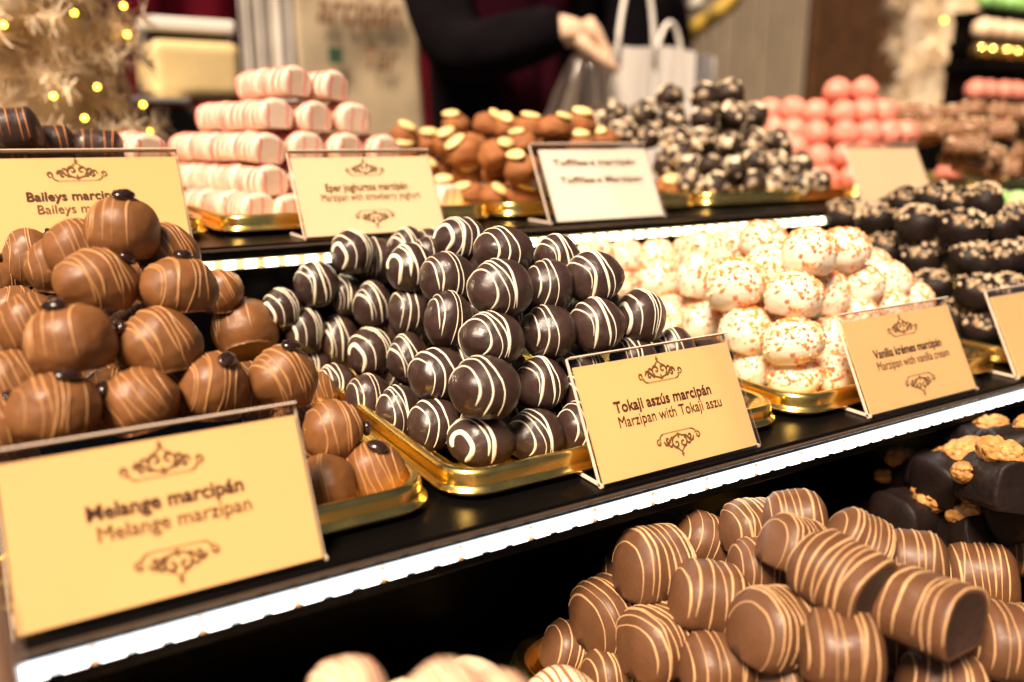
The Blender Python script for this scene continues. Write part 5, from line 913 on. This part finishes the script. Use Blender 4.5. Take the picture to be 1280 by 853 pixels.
# white paper carrier bag
g = thing(empty('paper_bag', (.985, 1.19, -.104)), 'white paper carrier bag with two looped handles on the counter', 'paper bag')
A, B_, C_, D_ = (-.085, -.02), (.115, .0), (.245, .085), (.045, .07); H = .252; V = []
def shell(z0, z1, th=.002):
    mb = MB(); P4 = [Vector((*p, 0)) for p in (A, B_, C_, D_)]
    for i in range(4):
        a, b = P4[i], P4[(i + 1) % 4]; nrm = (b - a).cross(Vector((0, 0, 1))).normalized() * th; N = 10; vs = []
        for q in range(N + 1):
            for (z, e) in ((z0, 0), (z1, 0), (z1, 1), (z0, 1)):
                p = a.lerp(b, q / N); cr_ = nrm * (2.2 * noise.noise(p * 30 + Vector((0, 0, z * 9)))); vs.append(p + cr_ - nrm * e + Vector((0, 0, z + (.006 * noise.noise(p * 12) if z > .1 else 0))))
        fs = []
        for q in range(N):
            for e in range(4): fs.append((q * 4 + e, (q + 1) * 4 + e, (q + 1) * 4 + (e + 1) % 4, q * 4 + (e + 1) % 4))
        mb.add(vs, fs)
    mb.add([P4[0], P4[1], P4[2], P4[3]], [(0, 1, 2, 3)]); return mb
shell(0, H).build('bag_body', 'bag', g)
def loop(a, b, top, r_=.0045):
    pts = []
    for i in range(25):
        t = i / 24; p = Vector(a).lerp(Vector(b), t); pts.append(p + Vector((0, 0, top * math.sin(math.pi * t) ** .55)))
    return MB().tube(pts, r_, 8)
loop((-.075, -.018, H - .03), (.012, -.010, H - .03), .155).build('handle', 'bag', g, True)
loop((.085, .075, H - .03), (.155, .078, H - .03), .085).build('handle', 'bag', g, True)

# ------------------------------------------------------------------ boards behind
g = thing(empty('panelled_wall', (0, 0, 0)), 'pale grey wall of narrow upright boards behind the paper bag', 'wall')
n = 11; xs = [2.30 + i * .069 for i in range(n)]
pl = MB().box((0, 0, 0), (.050, .03, 2.6)).mesh('board', 'board')
rnd = random.Random(9)
for x in xs: link('board', pl, g, loc=(x, 2.60 + rnd.uniform(-.003, .003), GZ + 1.3))
MB().box((2.64, 2.63, GZ + 1.3), (.80, .02, 2.6)).build('backing', 'dk', g)
g = thing(empty('brown_wall', (0, 0, 0)), 'dark brown upright wooden boards between pale wall and tinsel column', 'wall')
pl = MB().box((0, 0, 0), (.166, .03, 2.6)).mesh('board', 'wood')
for i in range(12): link('board', pl, g, loc=(3.13 + i * .17, 2.58 + rnd.uniform(-.004, .004), GZ + 1.3))
MB().box((4.06, 2.62, GZ + 1.3), (2.1, .02, 2.6)).build('backing', 'dk', g)
# far side closure
o = MB().box((5.2, 1.0, GZ + 1.3), (.05, 3.4, 2.6)).build('end_wall', 'wood'); thing(o, 'dark end wall of the stall at far right', 'wall')
# yellow ribbon and baubles
o = MB(); nseg = 20; V = []; F = []
for i in range(nseg + 1):
    t = i / nseg; V += [(2.03 + .33 * t, 2.25 + .02 * math.sin(t * 8), .27 + .24 * t), (2.06 + .30 * t, 2.25 + .02 * math.sin(t * 8 + .5), .36 + .22 * t)]
for i in range(nseg): F.append((2 * i, 2 * i + 2, 2 * i + 3, 2 * i + 1))
b = link('yellow_ribbon', mesh('yellow_ribbon', V, F, 'yellow')); b.modifiers.new('t', 'SOLIDIFY').thickness = .004; thing(b, 'broad yellow ribbon hung slantwise across the pale boards', 'ribbon')
V, F = ico(3)
for (x, z, mt_, lb) in ((1.98, .47, 'yellow', 'yellow blurred bauble at the top edge, left of the red one'), (2.08, .49, 'red', 'red blurred bauble at the top edge above the paper bag'), (2.02, .42, 'cloth', 'pale blurred bauble just under the yellow one'), (1.93, .40, 'green', 'greenish blurred bauble lowest beside the ribbon')):
    b = link('bauble', mesh('bauble', [v * .03 for v in V], F, mt_), loc=(x, 2.2, z)); thing(b, lb, 'bauble', 'hanging baubles in the back')
    MB().tube([(0, 0, .03), (0, 0, 1.0)], .001, 5).build('cord', 'dk', b)

# neighbouring tiered stand at the far right
g = thing(empty('tiered_stand', (0, 0, 0)), 'dark tiered stand with rows of sweets at far right', 'display stand')
tiers = [(.072, 1.12, 'pink', .024, 'pink ball', 0), (.172, 1.22, 'gold', .022, 'gold wrapped sweet', 0), (.232, 1.30, 'cream', .027, 'pale pink cream ball', 1), (.322, 1.38, 'green', .024, 'green ball', 2)]
V, F = ico(3)
for k, (z, y, mt_, r_, nm, sk) in enumerate(tiers):
    xs0 = 1.645 * y; MB().box((xs0 + .42, y + .02, z - .012), (.86, .10, .02)).build('shelf_board', 'acryl', g); MB().box((xs0 + .43, y + .065, z - .06), (.86, .01, .08)).build('riser', 'riser', g)
    me = mesh('s', [v * r_ * (1 + .08 * noise.noise(v * 2)) for v in V], F, mt_)
    for i in range(9):
        b = link(nm.replace(' ', '_'), me, loc=(xs0 + .02 + i * .0525, y + .004 * (i % 2), z + r_ * .96)); pos = ORD[i] + ' from left' if i else 'leftmost'
        thing(b, f'blurred {nm}, {pos} on the {["lowest", "second", "third", "highest"][k]} tier at far right', 'sweet', nm + 's on the tiered stand')
MB().box((2.60, 1.38, (GZ + .05) / 2), (.85, .24, abs(GZ) + .05)).build('cabinet', 'riser', g)

# blurred post at the left edge
o = MB().tube([(0, 0, 0), (0, 0, .172), (0, 0, .181), (0, 0, .186)], [.0052, .0052, .0042, .0018], 18).build('upright_post', 'post', None, True, loc=(-.0128, .172, ZL)); thing(o, 'out of focus beige upright post at the left edge', 'post')
